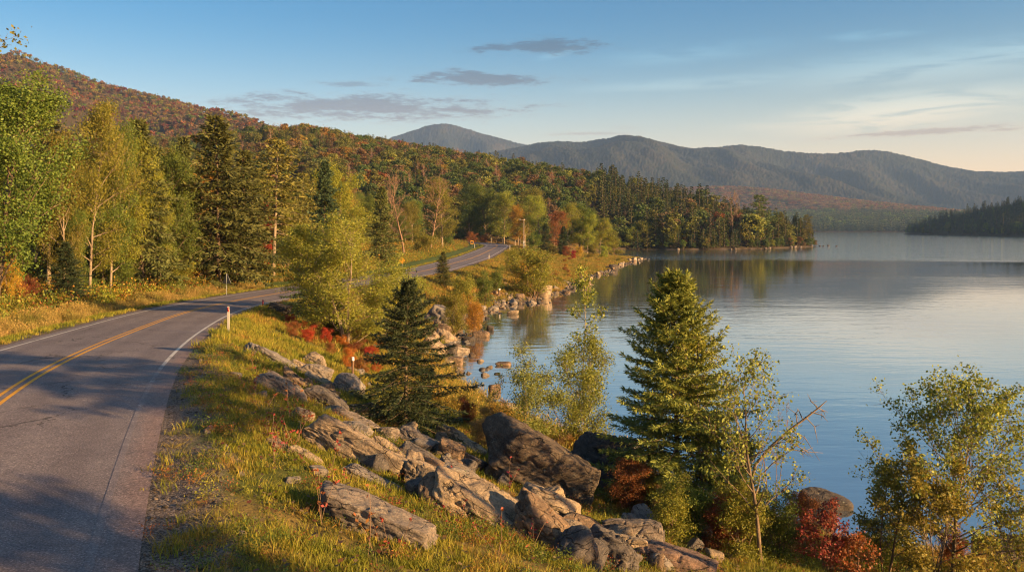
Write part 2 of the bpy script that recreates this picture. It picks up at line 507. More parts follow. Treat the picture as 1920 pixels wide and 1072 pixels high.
M_LEAF = leaf_mat('leaf'); M_NEEDLE = leaf_mat('needle', 0.12, 0.02, 0.6, 1.45, 0.15)
M_DRY = leaf_mat('dry_leaf', 0.25, 0.05)
M_BARK = bark_mat('bark', (0.07, 0.05, 0.035), (0.22, 0.16, 0.11))
M_PALE = bark_mat('pale_bark', (0.13, 0.095, 0.065), (0.30, 0.235, 0.17))
M_TWIG = bark_mat('twig', (0.12, 0.075, 0.05), (0.28, 0.18, 0.12))
M_DEAD = bark_mat('dead_wood', (0.09, 0.065, 0.045), (0.27, 0.2, 0.14))

# ground: the vertex colour carries what grows or lies where (verge, gravel, leaf litter, shore)
M_GROUND, t, out = new_mat('ground')
gp = t.node('ShaderNodeNewGeometry').outputs['Position']
ga = t.node('ShaderNodeAttribute', attribute_name='cover').outputs['Color']
gg = t.node('ShaderNodeAttribute', attribute_name='gravel').outputs['Fac']
n1 = t.noise(gp, 1.7, 6.0, 0.65); n2 = t.noise(gp, 22.0, 4.0, 0.6)
vo = t.node('ShaderNodeTexVoronoi'); t.put(vo.inputs['Vector'], gp); t.put(vo.inputs['Scale'], 38.0)
stone = t.mix(1.0, t.ramp(t.math('FRACT', t.math('MULTIPLY', vo.outputs['Color'], 3.7)), [(0.0, (0.05, 0.038, 0.032)), (0.5, (0.12, 0.092, 0.078)), (1.0, (0.24, 0.19, 0.16))]), (1, 1, 1), 'MULTIPLY')
base = t.mix(1.0, ga, t.ramp(n1, [(0.25, (0.62, 0.6, 0.58)), (0.75, (1.35, 1.3, 1.2))]), 'MULTIPLY')
base = t.mix(1.0, base, t.ramp(n2, [(0.3, (0.7, 0.7, 0.7)), (0.7, (1.3, 1.3, 1.3))]), 'MULTIPLY')
gc = t.mix(gg, base, stone)
hgt = t.math('ADD', t.math('MULTIPLY', n2, t.math('SUBTRACT', 1.0, gg)), t.math('MULTIPLY', t.math('SUBTRACT', 0.6, vo.outputs['Distance']), gg))
principled(t, out, gc, 0.95, 0.12, t.bump(hgt, 0.8, 0.03))

# lake
M_WATER, t, out = new_mat('lake_water')
gp = t.node('ShaderNodeNewGeometry').outputs['Position']
sp = t.node('ShaderNodeSeparateXYZ'); t.put(sp.inputs[0], gp)
wind = t.noise(t.scale(gp, (0.006, 0.016, 0)), 1.0, 3.0, 0.55, 0.4)
gust = t.math('MULTIPLY', t.sstep(t.math('ADD', sp.outputs[1], t.math('MULTIPLY', t.math('SUBTRACT', wind, 0.5), 60.0)), 240.0, 300.0), 1.0)
calm = t.sstep(wind, 0.35, 0.7)
w1 = t.noise(t.scale(gp, (0.35, 1.0, 0)), 0.55, 3.0, 0.55, 0.6)
w2 = t.noise(t.scale(gp, (0.5, 1.0, 0)), 2.4, 3.0, 0.5, 0.3)
w3 = t.noise(t.scale(gp, (0.12, 0.5, 0)), 0.22, 2.0, 0.5, 0.5)
amp = t.math('MULTIPLY_ADD', gust, 2.0, t.math('MULTIPLY_ADD', calm, 0.30, 0.12))
hw = t.math('ADD', t.math('MULTIPLY', w1, 0.07), t.math('ADD', t.math('MULTIPLY', w2, 0.014), t.math('MULTIPLY', w3, 0.09)))
bm = t.node('ShaderNodeBump'); t.put(bm.inputs['Strength'], 1.0); t.put(bm.inputs['Distance'], 1.0); t.put(bm.inputs['Height'], t.math('MULTIPLY', hw, amp))
WATER_B = principled(t, out, (0.07, 0.085, 0.088), 0.035, 0.5, bm.outputs[0], IOR=2.0)
gl = t.node('ShaderNodeBsdfGlossy')
t.put(gl.inputs['Color'], (0.93, 0.94, 0.95)); t.put(gl.inputs['Roughness'], 0.035); t.put(gl.inputs['Normal'], bm.outputs[0])
mx = t.node('ShaderNodeMixShader'); t.put(mx.inputs[0], 0.5)
t.l.new(WATER_B.outputs[0], mx.inputs[1]); t.l.new(gl.outputs[0], mx.inputs[2]); t.l.new(mx.outputs[0], out.inputs[0])

# asphalt
def asphalt(t):
    gp = t.node('ShaderNodeNewGeometry').outputs['Position']
    ac = t.node('ShaderNodeAttribute', attribute_name='across').outputs['Fac']
    fine = t.noise(gp, 30.0, 4.0, 0.8); big = t.noise(gp, 0.35, 5.0, 0.6); mid = t.noise(gp, 4.0, 4.0, 0.6)
    c = t.ramp(fine, [(0.3, (0.05, 0.044, 0.045)), (0.5, (0.145, 0.127, 0.126)), (0.6, (0.22, 0.19, 0.183)), (0.7, (0.55, 0.48, 0.44))])
    c = t.mix(1.0, c, t.ramp(big, [(0.3, (0.86, 0.81, 0.86)), (0.7, (1.18, 1.12, 1.14))]), 'MULTIPLY')
    c = t.mix(1.0, c, t.ramp(mid, [(0.3, (0.88, 0.88, 0.88)), (0.7, (1.12, 1.12, 1.12))]), 'MULTIPLY')
    lane = t.math('ABSOLUTE', t.math('SUBTRACT', t.math('ABSOLUTE', t.math('SUBTRACT', t.math('ABSOLUTE', ac), 1.7)), 0.8))
    c = t.mix(t.sstep(lane, 0.5, 0.1, 0.0, 0.8), c, t.mix(1.0, c, (0.84, 0.83, 0.84), 'MULTIPLY'))
    c = t.mix(t.sstep(t.math('ADD', ac, t.math('MULTIPLY', t.math('SUBTRACT', mid, 0.5), 0.5)), 3.3, 3.75, 0.0, 0.75), c, t.mix(1.0, c, (1.25, 1.0, 0.86), 'MULTIPLY'))
    wn = t.node('ShaderNodeTexNoise'); t.put(wn.inputs['Vector'], gp); t.put(wn.inputs['Scale'], 1.3); t.put(wn.inputs['Detail'], 6.0); t.put(wn.inputs['Roughness'], 0.65)
    wv = t.vmath('ADD', gp, t.scale(wn.outputs['Color'], (1.3, 1.3, 0)))
    vc = t.node('ShaderNodeTexVoronoi', feature='DISTANCE_TO_EDGE'); t.put(vc.inputs['Vector'], t.scale(wv, (0.42, 0.2, 0.0))); t.put(vc.inputs['Scale'], 1.0)
    ck = t.math('MULTIPLY', t.sstep(vc.outputs['Distance'], 0.010, 0.002), t.sstep(t.noise(gp, 0.27, 2.0), 0.42, 0.52))
    c = t.mix(t.math('MULTIPLY', ck, 0.85), c, (0.02, 0.018, 0.018))
    return c, fine, ck


M_ASPHALT, t, out = new_mat('asphalt')
c, fine, ck = asphalt(t)
principled(t, out, c, 0.85, 0.25, t.bump(t.math('SUBTRACT', fine, t.math('MULTIPLY', ck, 0.8)), 0.7, 0.012))


def paint_mat(name, col):
    m, t, out = new_mat(name)
    gp = t.node('ShaderNodeNewGeometry').outputs['Position']
    wr = t.node('ShaderNodeAttribute', attribute_name='tint').outputs['Fac']
    n = t.math('ADD', t.math('MULTIPLY', t.noise(gp, 26.0, 4.0, 0.7), 0.6), t.math('MULTIPLY', t.noise(gp, 2.0, 4.0, 0.6), 0.4))
    k = t.sstep(t.math('ADD', n, t.math('SUBTRACT', wr, 0.5)), 0.38, 0.58)
    asp, fine, ck = asphalt(t)
    pc = t.mix(1.0, col, t.ramp(t.noise(gp, 9.0, 4.0, 0.6), [(0.3, (0.72, 0.7, 0.67)), (0.7, (1.05, 1.05, 1.05))]), 'MULTIPLY')
    k = t.math('MULTIPLY', k, t.math('SUBTRACT', 1.0, t.math('MULTIPLY', ck, 0.8)))
    principled(t, out, t.mix(k, asp, pc), 0.75, 0.3, t.bump(fine, 0.5, 0.008))
    return m


M_YELLOW = paint_mat('yellow_paint', (0.66, 0.31, 0.02)); M_WHITE = paint_mat('white_paint', (0.52, 0.49, 0.46))

# rock: the object colour gives each stone its own cast
M_ROCK, t, out = new_mat('rock')
oc = t.node('ShaderNodeTexCoord').outputs['Object']
oi = t.node('ShaderNodeObjectInfo')
ov = t.vmath('ADD', oc, t.scale(oi.outputs['Location'], (0.37, 0.71, 0.53)))
grain = t.noise(t.scale(ov, (2.2, 4.5, 8)), 1.0, 8.0, 0.72, 0.25)
blot = t.noise(ov, 1.7, 6.0, 0.65); fine = t.noise(ov, 26.0, 6.0, 0.75)
vf = t.node('ShaderNodeTexVoronoi', feature='DISTANCE_TO_EDGE'); t.put(vf.inputs['Vector'], t.vmath('ADD', t.scale(ov, (1.0, 1.7, 3.2)), t.scale(t.noise(ov, 3.0, 4.0), (.5, .5, .5)))); t.put(vf.inputs['Scale'], 1.5)
crk = t.math('MULTIPLY', t.sstep(vf.outputs['Distance'], 0.03, 0.004), t.sstep(blot, 0.42, 0.55))
c = t.ramp(grain, [(0.3, (0.62, 0.59, 0.57)), (0.5, (1.0, 0.96, 0.91)), (0.7, (1.4, 1.28, 1.14))])
c = t.mix(1.0, t.mix(1.0, c, oi.outputs['Color'], 'MULTIPLY'), (0.8, 0.79, 0.78), 'MULTIPLY')
c = t.mix(t.sstep(blot, 0.5, 0.62), c, t.mix(1.0, c, (0.66, 0.66, 0.70), 'MULTIPLY'))
c = t.mix(1.0, c, t.ramp(fine, [(0.3, (0.5, 0.5, 0.5)), (0.5, (1.0, 1.0, 1.0)), (0.72, (1.6, 1.55, 1.5))]), 'MULTIPLY')
c = t.mix(t.math('MULTIPLY', crk, 0.75), c, (0.03, 0.026, 0.024))
lich = t.math('MULTIPLY', t.sstep(t.noise(ov, 6.0, 5.0, 0.75), 0.60, 0.66), 0.5)
c = t.mix(lich, c, (0.27, 0.275, 0.22))
hh = t.math('SUBTRACT', t.math('ADD', t.math('MULTIPLY', grain, 0.6), t.math('MULTIPLY', fine, 0.35)), t.math('MULTIPLY', crk, 0.5))
principled(t, out, c, 0.9, 0.2, t.bump(hh, 1.0, 0.09))

# far wooded slopes: speckle of crowns comes from the vertex colour
M_SLOPE, t, out = new_mat('wooded_slope')
ga = t.node('ShaderNodeAttribute', attribute_name='cover').outputs['Color']
gp = t.node('ShaderNodeNewGeometry').outputs['Position']
n = t.noise(gp, 0.11, 3.0, 0.7)
principled(t, out, t.mix(1.0, ga, t.ramp(n, [(0.3, (0.75, 0.75, 0.75)), (0.7, (1.25, 1.25, 1.25))]), 'MULTIPLY'), 1.0, 0.0, t.bump(n, 1.0, 4.0))


def grid_mesh(name, X, Y, Z, mat, colors=None, gravel=None):
    h, wd = X.shape
    me = bpy.data.meshes.new(name)
    V = np.stack([X, Y, Z], -1).reshape(-1, 3)
    me.vertices.add(len(V)); me.vertices.foreach_set("co", V.ravel())
    i = np.arange(h - 1)[:, None] * wd; j = np.arange(wd - 1)[None, :]
    F = np.stack([i + j, i + j + 1, i + wd + j + 1, i + wd + j], -1).reshape(-1, 4)
    me.loops.add(F.size); me.loops.foreach_set("vertex_index", F.ravel().astype(np.int32))
    me.polygons.add(len(F)); me.polygons.foreach_set("loop_start", (np.arange(len(F)) * 4).astype(np.int32))
    me.polygons.foreach_set("use_smooth", np.ones(len(F), bool))
    if colors is not None:
        a = me.attributes.new("cover", 'FLOAT_COLOR', 'POINT')
        a.data.foreach_set("color", np.concatenate([colors.reshape(-1, 3), np.ones((len(V), 1))], 1).astype(np.float32).ravel())
    if gravel is not None:
        a = me.attributes.new("gravel", 'FLOAT', 'POINT'); a.data.foreach_set("value", gravel.ravel().astype(np.float32))
    me.materials.append(mat); me.update(calc_edges=True)
    return me


# ------------------------------------------------------------------ ground sheet
th = np.linspace(R(-75), R(75), 640)
rr = np.geomspace(5.0, 4200.0, 640)
OX, OY = 0.0, -12.0
TT, RR = np.meshgrid(th, rr)
GX = OX + RR * np.sin(TT); GY = OY + RR * np.cos(TT)
zf, aux = ground(GX.ravel(), GY.ravel(), True)
x, y = GX.ravel(), GY.ravel(); dr, ds, lf = aux['dr'], aux['ds'], aux['left']


def col(c): return np.array(c)[None, :]


def lerp(a, b, k): return a + (b - a) * np.asarray(k)[:, None]


pn = fbm(x / 3.1, y / 3.1, oct=4); pn2 = fbm(x / 11 + 5, y / 11, oct=3)
C = lerp(col((0.075, 0.085, 0.02)), col((0.15, 0.11, 0.035)), smooth(pn, -.3, .6))           # verge grass over soil
tan = lerp(col((0.22, 0.13, 0.04)), col((0.16, 0.14, 0.04)), smooth(pn2, -.5, .5))
C = lerp(C, tan, (smooth(y, 45, 75) * (~lf)) * smooth(dr, 5.5, 8.5))
C = lerp(C, col((0.20, 0.12, 0.04)), lf * smooth(dr, 6.2, 7.5) * (y < 130))
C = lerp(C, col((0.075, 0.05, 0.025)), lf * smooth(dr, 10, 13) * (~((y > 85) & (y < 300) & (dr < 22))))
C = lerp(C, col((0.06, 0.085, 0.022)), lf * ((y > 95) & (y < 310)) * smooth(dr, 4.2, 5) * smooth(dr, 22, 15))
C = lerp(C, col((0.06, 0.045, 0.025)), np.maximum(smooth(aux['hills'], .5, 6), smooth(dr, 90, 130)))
C = lerp(C, col((0.10, 0.075, 0.05)), smooth(ds, 2.2, .6))
C = lerp(C, col((0.045, 0.035, 0.025)), aux['ins'] * 1.0)
gn = fbm(x / .9, y / .9, oct=3)
edge = np.where(lf, 4.4, 4.85) + 0.4 * gn
edge = np.where(y > 60, 4.45 + .1 * gn, edge)
grav = smooth(dr, edge + .35, edge - .25)
grav = np.maximum(grav, smooth(ds + 0.5 * gn, 1.4, .4) * (~aux['ins']) * 0.7 * (y < 480))
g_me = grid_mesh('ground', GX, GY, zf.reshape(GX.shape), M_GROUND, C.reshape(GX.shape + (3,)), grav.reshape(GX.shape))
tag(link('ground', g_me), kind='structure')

# ------------------------------------------------------------------ lake
wx = np.linspace(-80, 1500, 40); wy = np.linspace(-60, 2700, 60)
WX, WY = np.meshgrid(wx, wy)
tag(link('lake_water', grid_mesh('lake_water', WX, WY, np.zeros_like(WX), M_WATER)), kind='structure')

# ------------------------------------------------------------------ road and markings
tn = np.gradient(ROAD[:, :2], axis=0); tn /= np.linalg.norm(tn, axis=1)[:, None]
NR = np.stack([tn[:, 1], -tn[:, 0]], 1)       # to the right of the way away from the camera


def strip(name, o0, o1, dz, mat, tintf=None, cols=2, rows=None, sub=1):
    rd, nr = ROAD, NR
    if sub > 1:
        q = np.linspace(0, len(ROAD) - 1, len(ROAD) * sub); b = np.arange(len(ROAD))
        rd = np.stack([np.interp(q, b, ROAD[:, k]) for k in range(3)], 1); nr = np.stack([np.interp(q, b, NR[:, k]) for k in range(2)], 1)
    if rows is not None:
        rd, nr = rd[rows], nr[rows]
    o = np.linspace(o0, o1, cols)
    X = rd[:, 0][:, None] + nr[:, 0][:, None] * o[None]; Y = rd[:, 1][:, None] + nr[:, 1][:, None] * o[None]
    Z = rd[:, 2][:, None] + dz - 0.012 * np.abs(o)[None] + 0 * X
    me = grid_mesh(name, X, Y, Z, mat)
    a = me.attributes.new("across", 'FLOAT', 'POINT'); a.data.foreach_set("value", np.broadcast_to(o[None], X.shape).astype(np.float32).ravel())
    a = me.attributes.new("tint", 'FLOAT', 'POINT')
    a.data.foreach_set("value", (np.full(X.shape, .5) if tintf is None else tintf(X, Y)).astype(np.float32).ravel())
    o_ = link(name, me); tag(o_, kind='structure')
    return o_


strip('road', -HW, HW, 0.03, M_ASPHALT, cols=25)
DZ = 0.036
strip('road_marking', -0.19, -0.08, DZ, M_YELLOW, lambda X, Y: 0.72 + 0 * X, cols=3)
strip('road_marking', 0.08, 0.19, DZ, M_YELLOW, lambda X, Y: 0.72 + 0 * X, cols=3)
strip('road_marking', -3.42, -3.30, DZ, M_WHITE, lambda X, Y: 0.74 + 0 * X, cols=3)
strip('road_marking', 3.26, 3.38, DZ, M_WHITE, lambda X, Y: 0.20 + 0.16 * smooth(Y, 13, 18) + 0.40 * smooth(Y, 24, 34), cols=3)

# ------------------------------------------------------------------ far mountains
PEAK = np.array([(400, 330), (600, 296), (700, 270), (745, 254), (785, 241), (812, 232), (825, 229), (845, 232), (880, 243), (920, 255), (985, 272), (1060, 290), (1200, 330), (1350, 380)], float)
RANGE = np.array([(600, 345), (850, 310), (930, 283), (985, 273), (1015, 268), (1045, 263), (1085, 268), (1130, 262), (1195, 257), (1235, 265), (1290, 280), (1340, 277), (1390, 270), (1430, 276), (1480, 285), (1560, 289),
                  (1600, 284), (1640, 280), (1680, 287), (1730, 300), (1790, 316), (1840, 324), (1900, 322), (2000, 316), (2200, 300), (2500, 310)], float)
MID = np.array([(1000, 380), (1250, 352), (1370, 350), (1440, 353), (1500, 362), (1570, 371), (1640, 380), (1700, 385), (1760, 390), (1850, 402)], float)


def mountain(name, T, Yc, Yf, px0, px1, nu, nv, seed, palette, jit, spur):
    u = (np.linspace(px0, px1, nu) - 960) / FPX
    us, py = smoothed(T[:, 0], T[:, 1], sig=4)
    crest = CAMZ + (HOR - np.interp(u, us, py)) * Yc / FPX
    v = np.linspace(0, 1.25, nv)
    U, V = np.meshgrid(u, v)
    Yv = Yf + (Yc - Yf) * V
    Xv = U * Yv
    t_ = np.clip(V, 0, 1)
    prof = t_ ** 1.15
    sp = fbm(Xv / spur + seed, Yv / (spur * 2.6) + 0.25 * Xv / spur, oct=4)
    prof = prof * (1 + 0.62 * sp * np.clip(2.6 * t_ * (1 - t_), 0, 1))
    prof = np.where(V > 1, 1 - ((V - 1) / 0.25) ** 2 * 0.35, prof)
    Z = crest[None] * prof
    Z = Z + jit * (rng.random(Z.shape) - .5) * 2 + jit * .8 * fbm(Xv / 40, Yv / 40, oct=2)
    pal = np.array(palette)
    k = rng.random(Z.shape); big_ = fbm(Xv / 420 + 9, Yv / 420, oct=3)
    idx = np.clip((k * .75 + .25 * (big_ + .6)) * len(pal), 0, len(pal) - 1).astype(int)
    me = grid_mesh(name, Xv, Yv, Z, M_SLOPE, pal[idx])
    tag(link(name, me), kind='structure')


P_FAR = [(0.024, 0.03, 0.026), (0.026, 0.034, 0.027), (0.03, 0.034, 0.028), (0.038, 0.038, 0.03), (0.045, 0.042, 0.034), (0.056, 0.046, 0.036)]
P_MID = [(0.03, 0.045, 0.02), (0.07, 0.07, 0.03), (0.16, 0.09, 0.04), (0.20, 0.10, 0.04), (0.24, 0.11, 0.04)]
mountain('mountains', PEAK, 7600, 5200, 380, 1400, 620, 110, 3.0, P_FAR, 5.0, 900)
mountain('mountains', RANGE, 5600, 3400, 600, 2700, 1150, 150, 8.0, P_FAR, 4.5, 620)

# ------------------------------------------------------------------ tree makers
UP = np.array([0, 0, 1.0])


def unit(v):
    v = np.asarray(v, float); return v / (np.linalg.norm(v, axis=-1, keepdims=True) + 1e-9)


def rand_dirs(n, up=0.0):
    d = rng.normal(size=(n, 3)); d[:, 2] += up
    return unit(d)


def bend(p, d, L, n, wob, lift):
    """a path from p along d that wanders and lifts"""
    P = [np.array(p, float)]; d = unit(d)
    for i in range(n):
        d = unit(d + rng.normal(size=3) * wob + UP * lift)
        P.append(P[-1] + d * L / n)
    return np.array(P), d


def broadleaf(H, Rc, start=0.25, limbs=14, subs=5, twigs=4, leaves=6000, leaf=0.16, spread=0.5, r0=None, lean=(0, 0), shape='round', stems=1, twig_r=0.008, wob=0.10, sides=6, droop=0.0, flat=0.75):
    wood, fol = MB(), MB()
    r0 = r0 or H * 0.014
    anchors = []
    for st in range(stems):
        Ht = H * (1 if st == 0 else rng.uniform(.7, .97))
        base = np.array([0, 0, -0.15 * (H > 3)]) + (0 if stems == 1 else np.array([*(rng.normal(size=2) * 0.05 * H * .5), 0]))
        a = rng.uniform(0, 6.28); ln = np.array([*lean, 0]) + (0 if stems == 1 else 0.22 * np.array([math.cos(a), math.sin(a), 0]))
        P, _ = bend(base, unit(UP + ln), Ht * .96, 12, 0.05, 0.02)
        rad = np.linspace(r0, r0 * .12, len(P)) * (1 if st == 0 else .75); rad[0] *= 1.3
        wood.tube(P, rad, sides + 1)
        nl = max(3, int(limbs / stems))
        for i in range(nl):
            s = start + (0.98 - start) * ((i + rng.random()) / nl)
            k = s * (len(P) - 1); i0 = min(int(k), len(P) - 2); p = P[i0] + (P[i0 + 1] - P[i0]) * (k - i0)
            rel = (s - start) / (1 - start)
            if shape == 'round': prof = math.sqrt(max(0.08, 1 - (rel * 1.35 - .45) ** 2))
            elif shape == 'oval': prof = math.sqrt(max(0.06, 1 - (rel * 1.7 - .75) ** 2)) * .95
            elif shape == 'vase': prof = .35 + .75 * rel - .25 * rel ** 4
            else: prof = (1 - rel) ** .6 + .12
            L = Rc * prof * rng.uniform(.7, 1.15) * (1 if stems == 1 else .7)
            az_ = i * 2.399 + rng.uniform(-.5, .5) + st * 1.7
            e_ = R(rng.uniform(18, 40) + 35 * rel)
            d = np.array([math.cos(az_) * math.cos(e_), math.sin(az_) * math.cos(e_), math.sin(e_)])
            Q, qd = bend(p, d, L, 6, wob, 0.04 - droop)
            lr = r0 * (1 - .8 * s) * .5
            wood.tube(Q, np.linspace(lr, max(lr * .25, twig_r), len(Q)), sides - 1)
            for j in range(subs):
                f = .3 + .7 * (j + rng.random()) / subs; k2 = f * 6; i2 = min(int(k2), 5); b = Q[i2] + (Q[i2 + 1] - Q[i2]) * (k2 - i2)
                d2 = unit(unit(Q[i2 + 1] - Q[i2]) + rand_dirs(1, .25)[0] * .8)
                L2 = L * rng.uniform(.28, .5) * (1.15 - .4 * f)
                B, bd = bend(b, d2, L2, 4, wob * 1.3, 0.03 - droop)
                wood.tube(B, np.linspace(max(lr * .3, twig_r), twig_r * .8, 5), max(3, sides - 3))
                for q in range(twigs):
                    ff = rng.uniform(.3, 1); k3 = ff * 4; i3 = min(int(k3), 3); c = B[i3] + (B[i3 + 1] - B[i3]) * (k3 - i3)
                    d3 = unit(unit(B[i3 + 1] - B[i3]) + rand_dirs(1, .15)[0] * .9); L3 = L2 * rng.uniform(.3, .6)
                    Tt, _ = bend(c, d3, L3, 3, wob * 1.3, 0.0 - droop)
                    wood.tube(Tt, np.linspace(twig_r * .9, twig_r * .5, 4), 3)
                    anchors.append((Tt, L3))
    if leaves:
        n = len(anchors); per = max(1, leaves // n)
        A = np.array([a_[0] for a_ in anchors]); LL = np.array([a_[1] for a_ in anchors])
        wgt = rng.uniform(.3, 1.7, n)
        cnt = np.maximum(1, (wgt * per).astype(int)); ii = np.repeat(np.arange(n), cnt); N = len(ii)
        f = rng.random(N) ** .8 * 2.999; i0 = f.astype(int); fr = (f - i0)[:, None]
        c = A[ii, i0] * (1 - fr) + A[ii, i0 + 1] * fr
        jit = rng.normal(size=(N, 3)) * (spread * leaf)[None] if np.ndim(spread) else rng.normal(size=(N, 3)) * spread * leaf
        jit[:, 2] *= flat
        c = c + jit
        d = rand_dirs(N, -.35); nn = rand_dirs(N, .8)
        tt = np.clip(rng.normal(.5, .22, N) + (wgt[ii] - 1) * .12, 0, 1)
        sz = leaf * rng.uniform(.65, 1.25, N)
        fol.kites(c, d, nn, sz, sz * .72, 0, tt)
    return wood, fol


def conifer(H, Rb, clear=0.08, nb=110, ntw=11, nq=4, nl=0.3, nw=0.08, droop=0.25, irr=0.2, r0=None, power=.8, sparse=0.0, leader=0.0, pitch=(45, -8)):
    wood, fol = MB(), MB()
    r0 = r0 or H * .013
    P, _ = bend((0, 0, -.15), UP, H * 1.0, 10, .012, .05)
    wood.tube(P, np.linspace(r0, r0 * .08, 11), 8)
    Cc, Dd, Nn, Ls, Tn = [], [], [], [], []
    z0 = clear * H; z1 = H * (1 - leader)
    for i in range(nb):
        rel = ((i + rng.random()) / nb) ** .92
        if rng.random() < sparse: continue
        h = z0 + (z1 - z0) * rel
        L = Rb * ((1 - rel) ** power + .03) * (1 + irr * rng.normal()) * (0.65 + .35 * smooth(np.array(rel), -.02, .12))
        L = max(L, .04 * Rb); a = i * 2.399963 + rng.uniform(-.4, .4)
        hd = np.array([math.cos(a), math.sin(a), 0]); sd = np.array([-math.sin(a), math.cos(a), 0])
        pt = R(pitch[1] + (pitch[0] - pitch[1]) * rel ** 1.5 + rng.uniform(-7, 7))
        s = np.linspace(0, 1, 6)
        zz = math.tan(pt) * s - droop * s ** 2 * 1.5 + droop * .9 * s ** 4
        base = np.array([np.interp(h, P[:, 2], P[:, 0]), np.interp(h, P[:, 2], P[:, 1]), h])
        Q = base + L * (hd[None] * s[:, None] + UP[None] * zz[:, None] + sd[None] * (.06 * rng.normal() * s ** 2)[:, None])
        wood.tube(Q, np.linspace(max(.004, r0 * .22 * (1 - rel) + .004), .003, 6), 4)
        br = np.clip(rng.normal(.5, .15), 0, 1)
        m = max(4, int(ntw * (.35 + .65 * L / Rb)))
        for j in range(m):
            f = .16 + .84 * (j + .5) / m; k = f * 5; i0 = min(int(k), 4); c = Q[i0] + (Q[i0 + 1] - Q[i0]) * (k - i0)
            ax = unit(Q[i0 + 1] - Q[i0])
            sg = 1 if j % 2 else -1
            ang = R(rng.uniform(38, 62)) * (1 if f < .93 else .15)
            tl = (L * (.42 * (1.06 - f)) + nl * .45) * rng.uniform(.75, 1.2)
            td = unit(ax * math.cos(ang) + sd * sg * math.sin(ang) - UP * rng.uniform(.02, .28))
            nk = max(2, int(nq * (.4 + .6 * min(1, tl / (nl * 1.6)))))
            g = (np.arange(nk) + rng.random(nk)) / nk
            cc = c + td * (tl * g * .85)[:, None] + rng.normal(size=(nk, 3)) * nw * .25
            dd = unit(td[None] + rng.normal(size=(nk, 3)) * .42 - UP * .08)
            Cc.append(cc); Dd.append(dd); Nn.append(rand_dirs(nk, 1.0)); Ls.append(nl * rng.uniform(.6, 1.15, nk) * (1.1 - .35 * g))
            Tn.append(np.clip(br + rng.normal(size=nk) * .16 + .25 * (f - .5), 0, 1))
    # the leading shoot
    nk = 14; g = np.linspace(0.0, 1, nk)
    Cc.append(P[-1] + UP * (-.07 * H * (1 - g))[:, None]); Dd.append(rand_dirs(nk, 1.1)); Nn.append(rand_dirs(nk)); Ls.append(np.full(nk, nl * .7)); Tn.append(np.full(nk, .6))
    c = np.vstack(Cc); L = np.concatenate(Ls)
    fol.kites(c, np.vstack(Dd), np.vstack(Nn), L, nw * (L / nl), 0, np.concatenate(Tn))
    return wood, fol


def join(wood, fol, name, mats):
    m = MB()
    for v, f, tt in zip(wood.v, wood.f, wood.t): pass
    off = 0
    for src, mi in ((wood, 0), (fol, 1)):
        o = 0
        for v, f, tt in zip(src.v, src.f, src.t):
            m.add(v, f - o, mi, tt); o += len(v)
    return m.mesh(name, mats)


# colours of foliage
GREEN = (0.10, 0.14, 0.024); DEEP = (0.055, 0.085, 0.02); OLIVE = (0.17, 0.165, 0.025); LIME = (0.215, 0.235, 0.03)
GOLD = (0.36, 0.22, 0.03); ORANGE = (0.38, 0.13, 0.025); RED = (0.30, 0.03, 0.02); RUST = (0.22, 0.09, 0.03); TAN = (0.24, 0.15, 0.07)
SPRUCE = (0.085, 0.095, 0.028); DSPRUCE = (0.04, 0.06, 0.027); GSPRUCE = (0.135, 0.125, 0.03)

# ---- libraries of tree forms, each built once and copied
LIB = {}


def lib(key, maker, n, mats, hgt):
    LIB[key] = []
    for i in range(n):
        w_, f_ = maker()
        LIB[key].append((w_.mesh(key + '_trunk', [mats[0]]), f_.mesh(key + '_crown', [mats[1]]) if f_.n else None, hgt))


lib('broadleaf', lambda: broadleaf(10, 3.2, .12, 24, 5, 5, 38000, .115, 2.7, shape='round', twig_r=.012), 3, (M_BARK, M_LEAF), 10)
lib('birch', lambda: broadleaf(10, 2.6, .17, 24, 5, 5, 26000, .10, 3.0, shape='oval', twig_r=.011, r0=.11, lean=(rng.uniform(-.12, .12), 0)), 3, (M_PALE, M_LEAF), 10)
lib('thicket', lambda: broadleaf(4, 1.9, .06, 24, 4, 4, 13000, .09, 2.3, shape='round', stems=4, twig_r=.008, r0=.05), 3, (M_TWIG, M_LEAF), 4)
lib('spruce', lambda: conifer(11, 2.6, .08, 200, 18, 8, .40, .12, .34, .34, sparse=.08), 3, (M_BARK, M_NEEDLE), 11)
lib('pine', lambda: conifer(11, 2.4, .34, 100, 14, 8, .40, .12, .16, .34, sparse=.12, power=.6, pitch=(30, -5)), 3, (M_PALE, M_NEEDLE), 11)
lib('bare', lambda: broadleaf(10, 3.4, .28, 17, 7, 6, 0, shape='vase', twig_r=.012, r0=.16, wob=.13), 2, (M_TWIG, M_LEAF), 10)

TREE_NAME = {'broadleaf': 'broadleaf_tree', 'birch': 'birch_tree', 'thicket': 'shrub', 'spruce': 'spruce_tree', 'pine': 'pine_tree', 'bare': 'bare_tree'}


def plant(key, x, y, top=None, H=None, color=GREEN, wide=1.0, label=None, group=None, var=None, rz=None, zoff=0.0, name=None, cat=None):
    """copy a tree form onto the ground; its height comes from the row its top reaches"""
    z = gz(x, y) + zoff
    wm, fm, h0 = LIB[key][random.randrange(len(LIB[key])) if var is None else var % len(LIB[key])]
    if H is None: H = CAMZ + (HOR - top) * y / FPX - z
    s = H / h0
    e = empty(name or TREE_NAME[key], (x, y, z - .05), random.uniform(0, 6.28) if rz is None else rz, (s * wide, s * wide, s))
    link('trunk', wm, e)
    if fm: link('crown', fm, e, color)
    tag(e, label, cat or ('shrub' if key == 'thicket' else 'tree'), group)
    return e


def place(key, px, base=None, Y=None, **kw):
    if base is not None:
        x_, Y, _ = hit(px, base)
    return plant(key, (px - 960) / FPX * Y, Y, **kw)


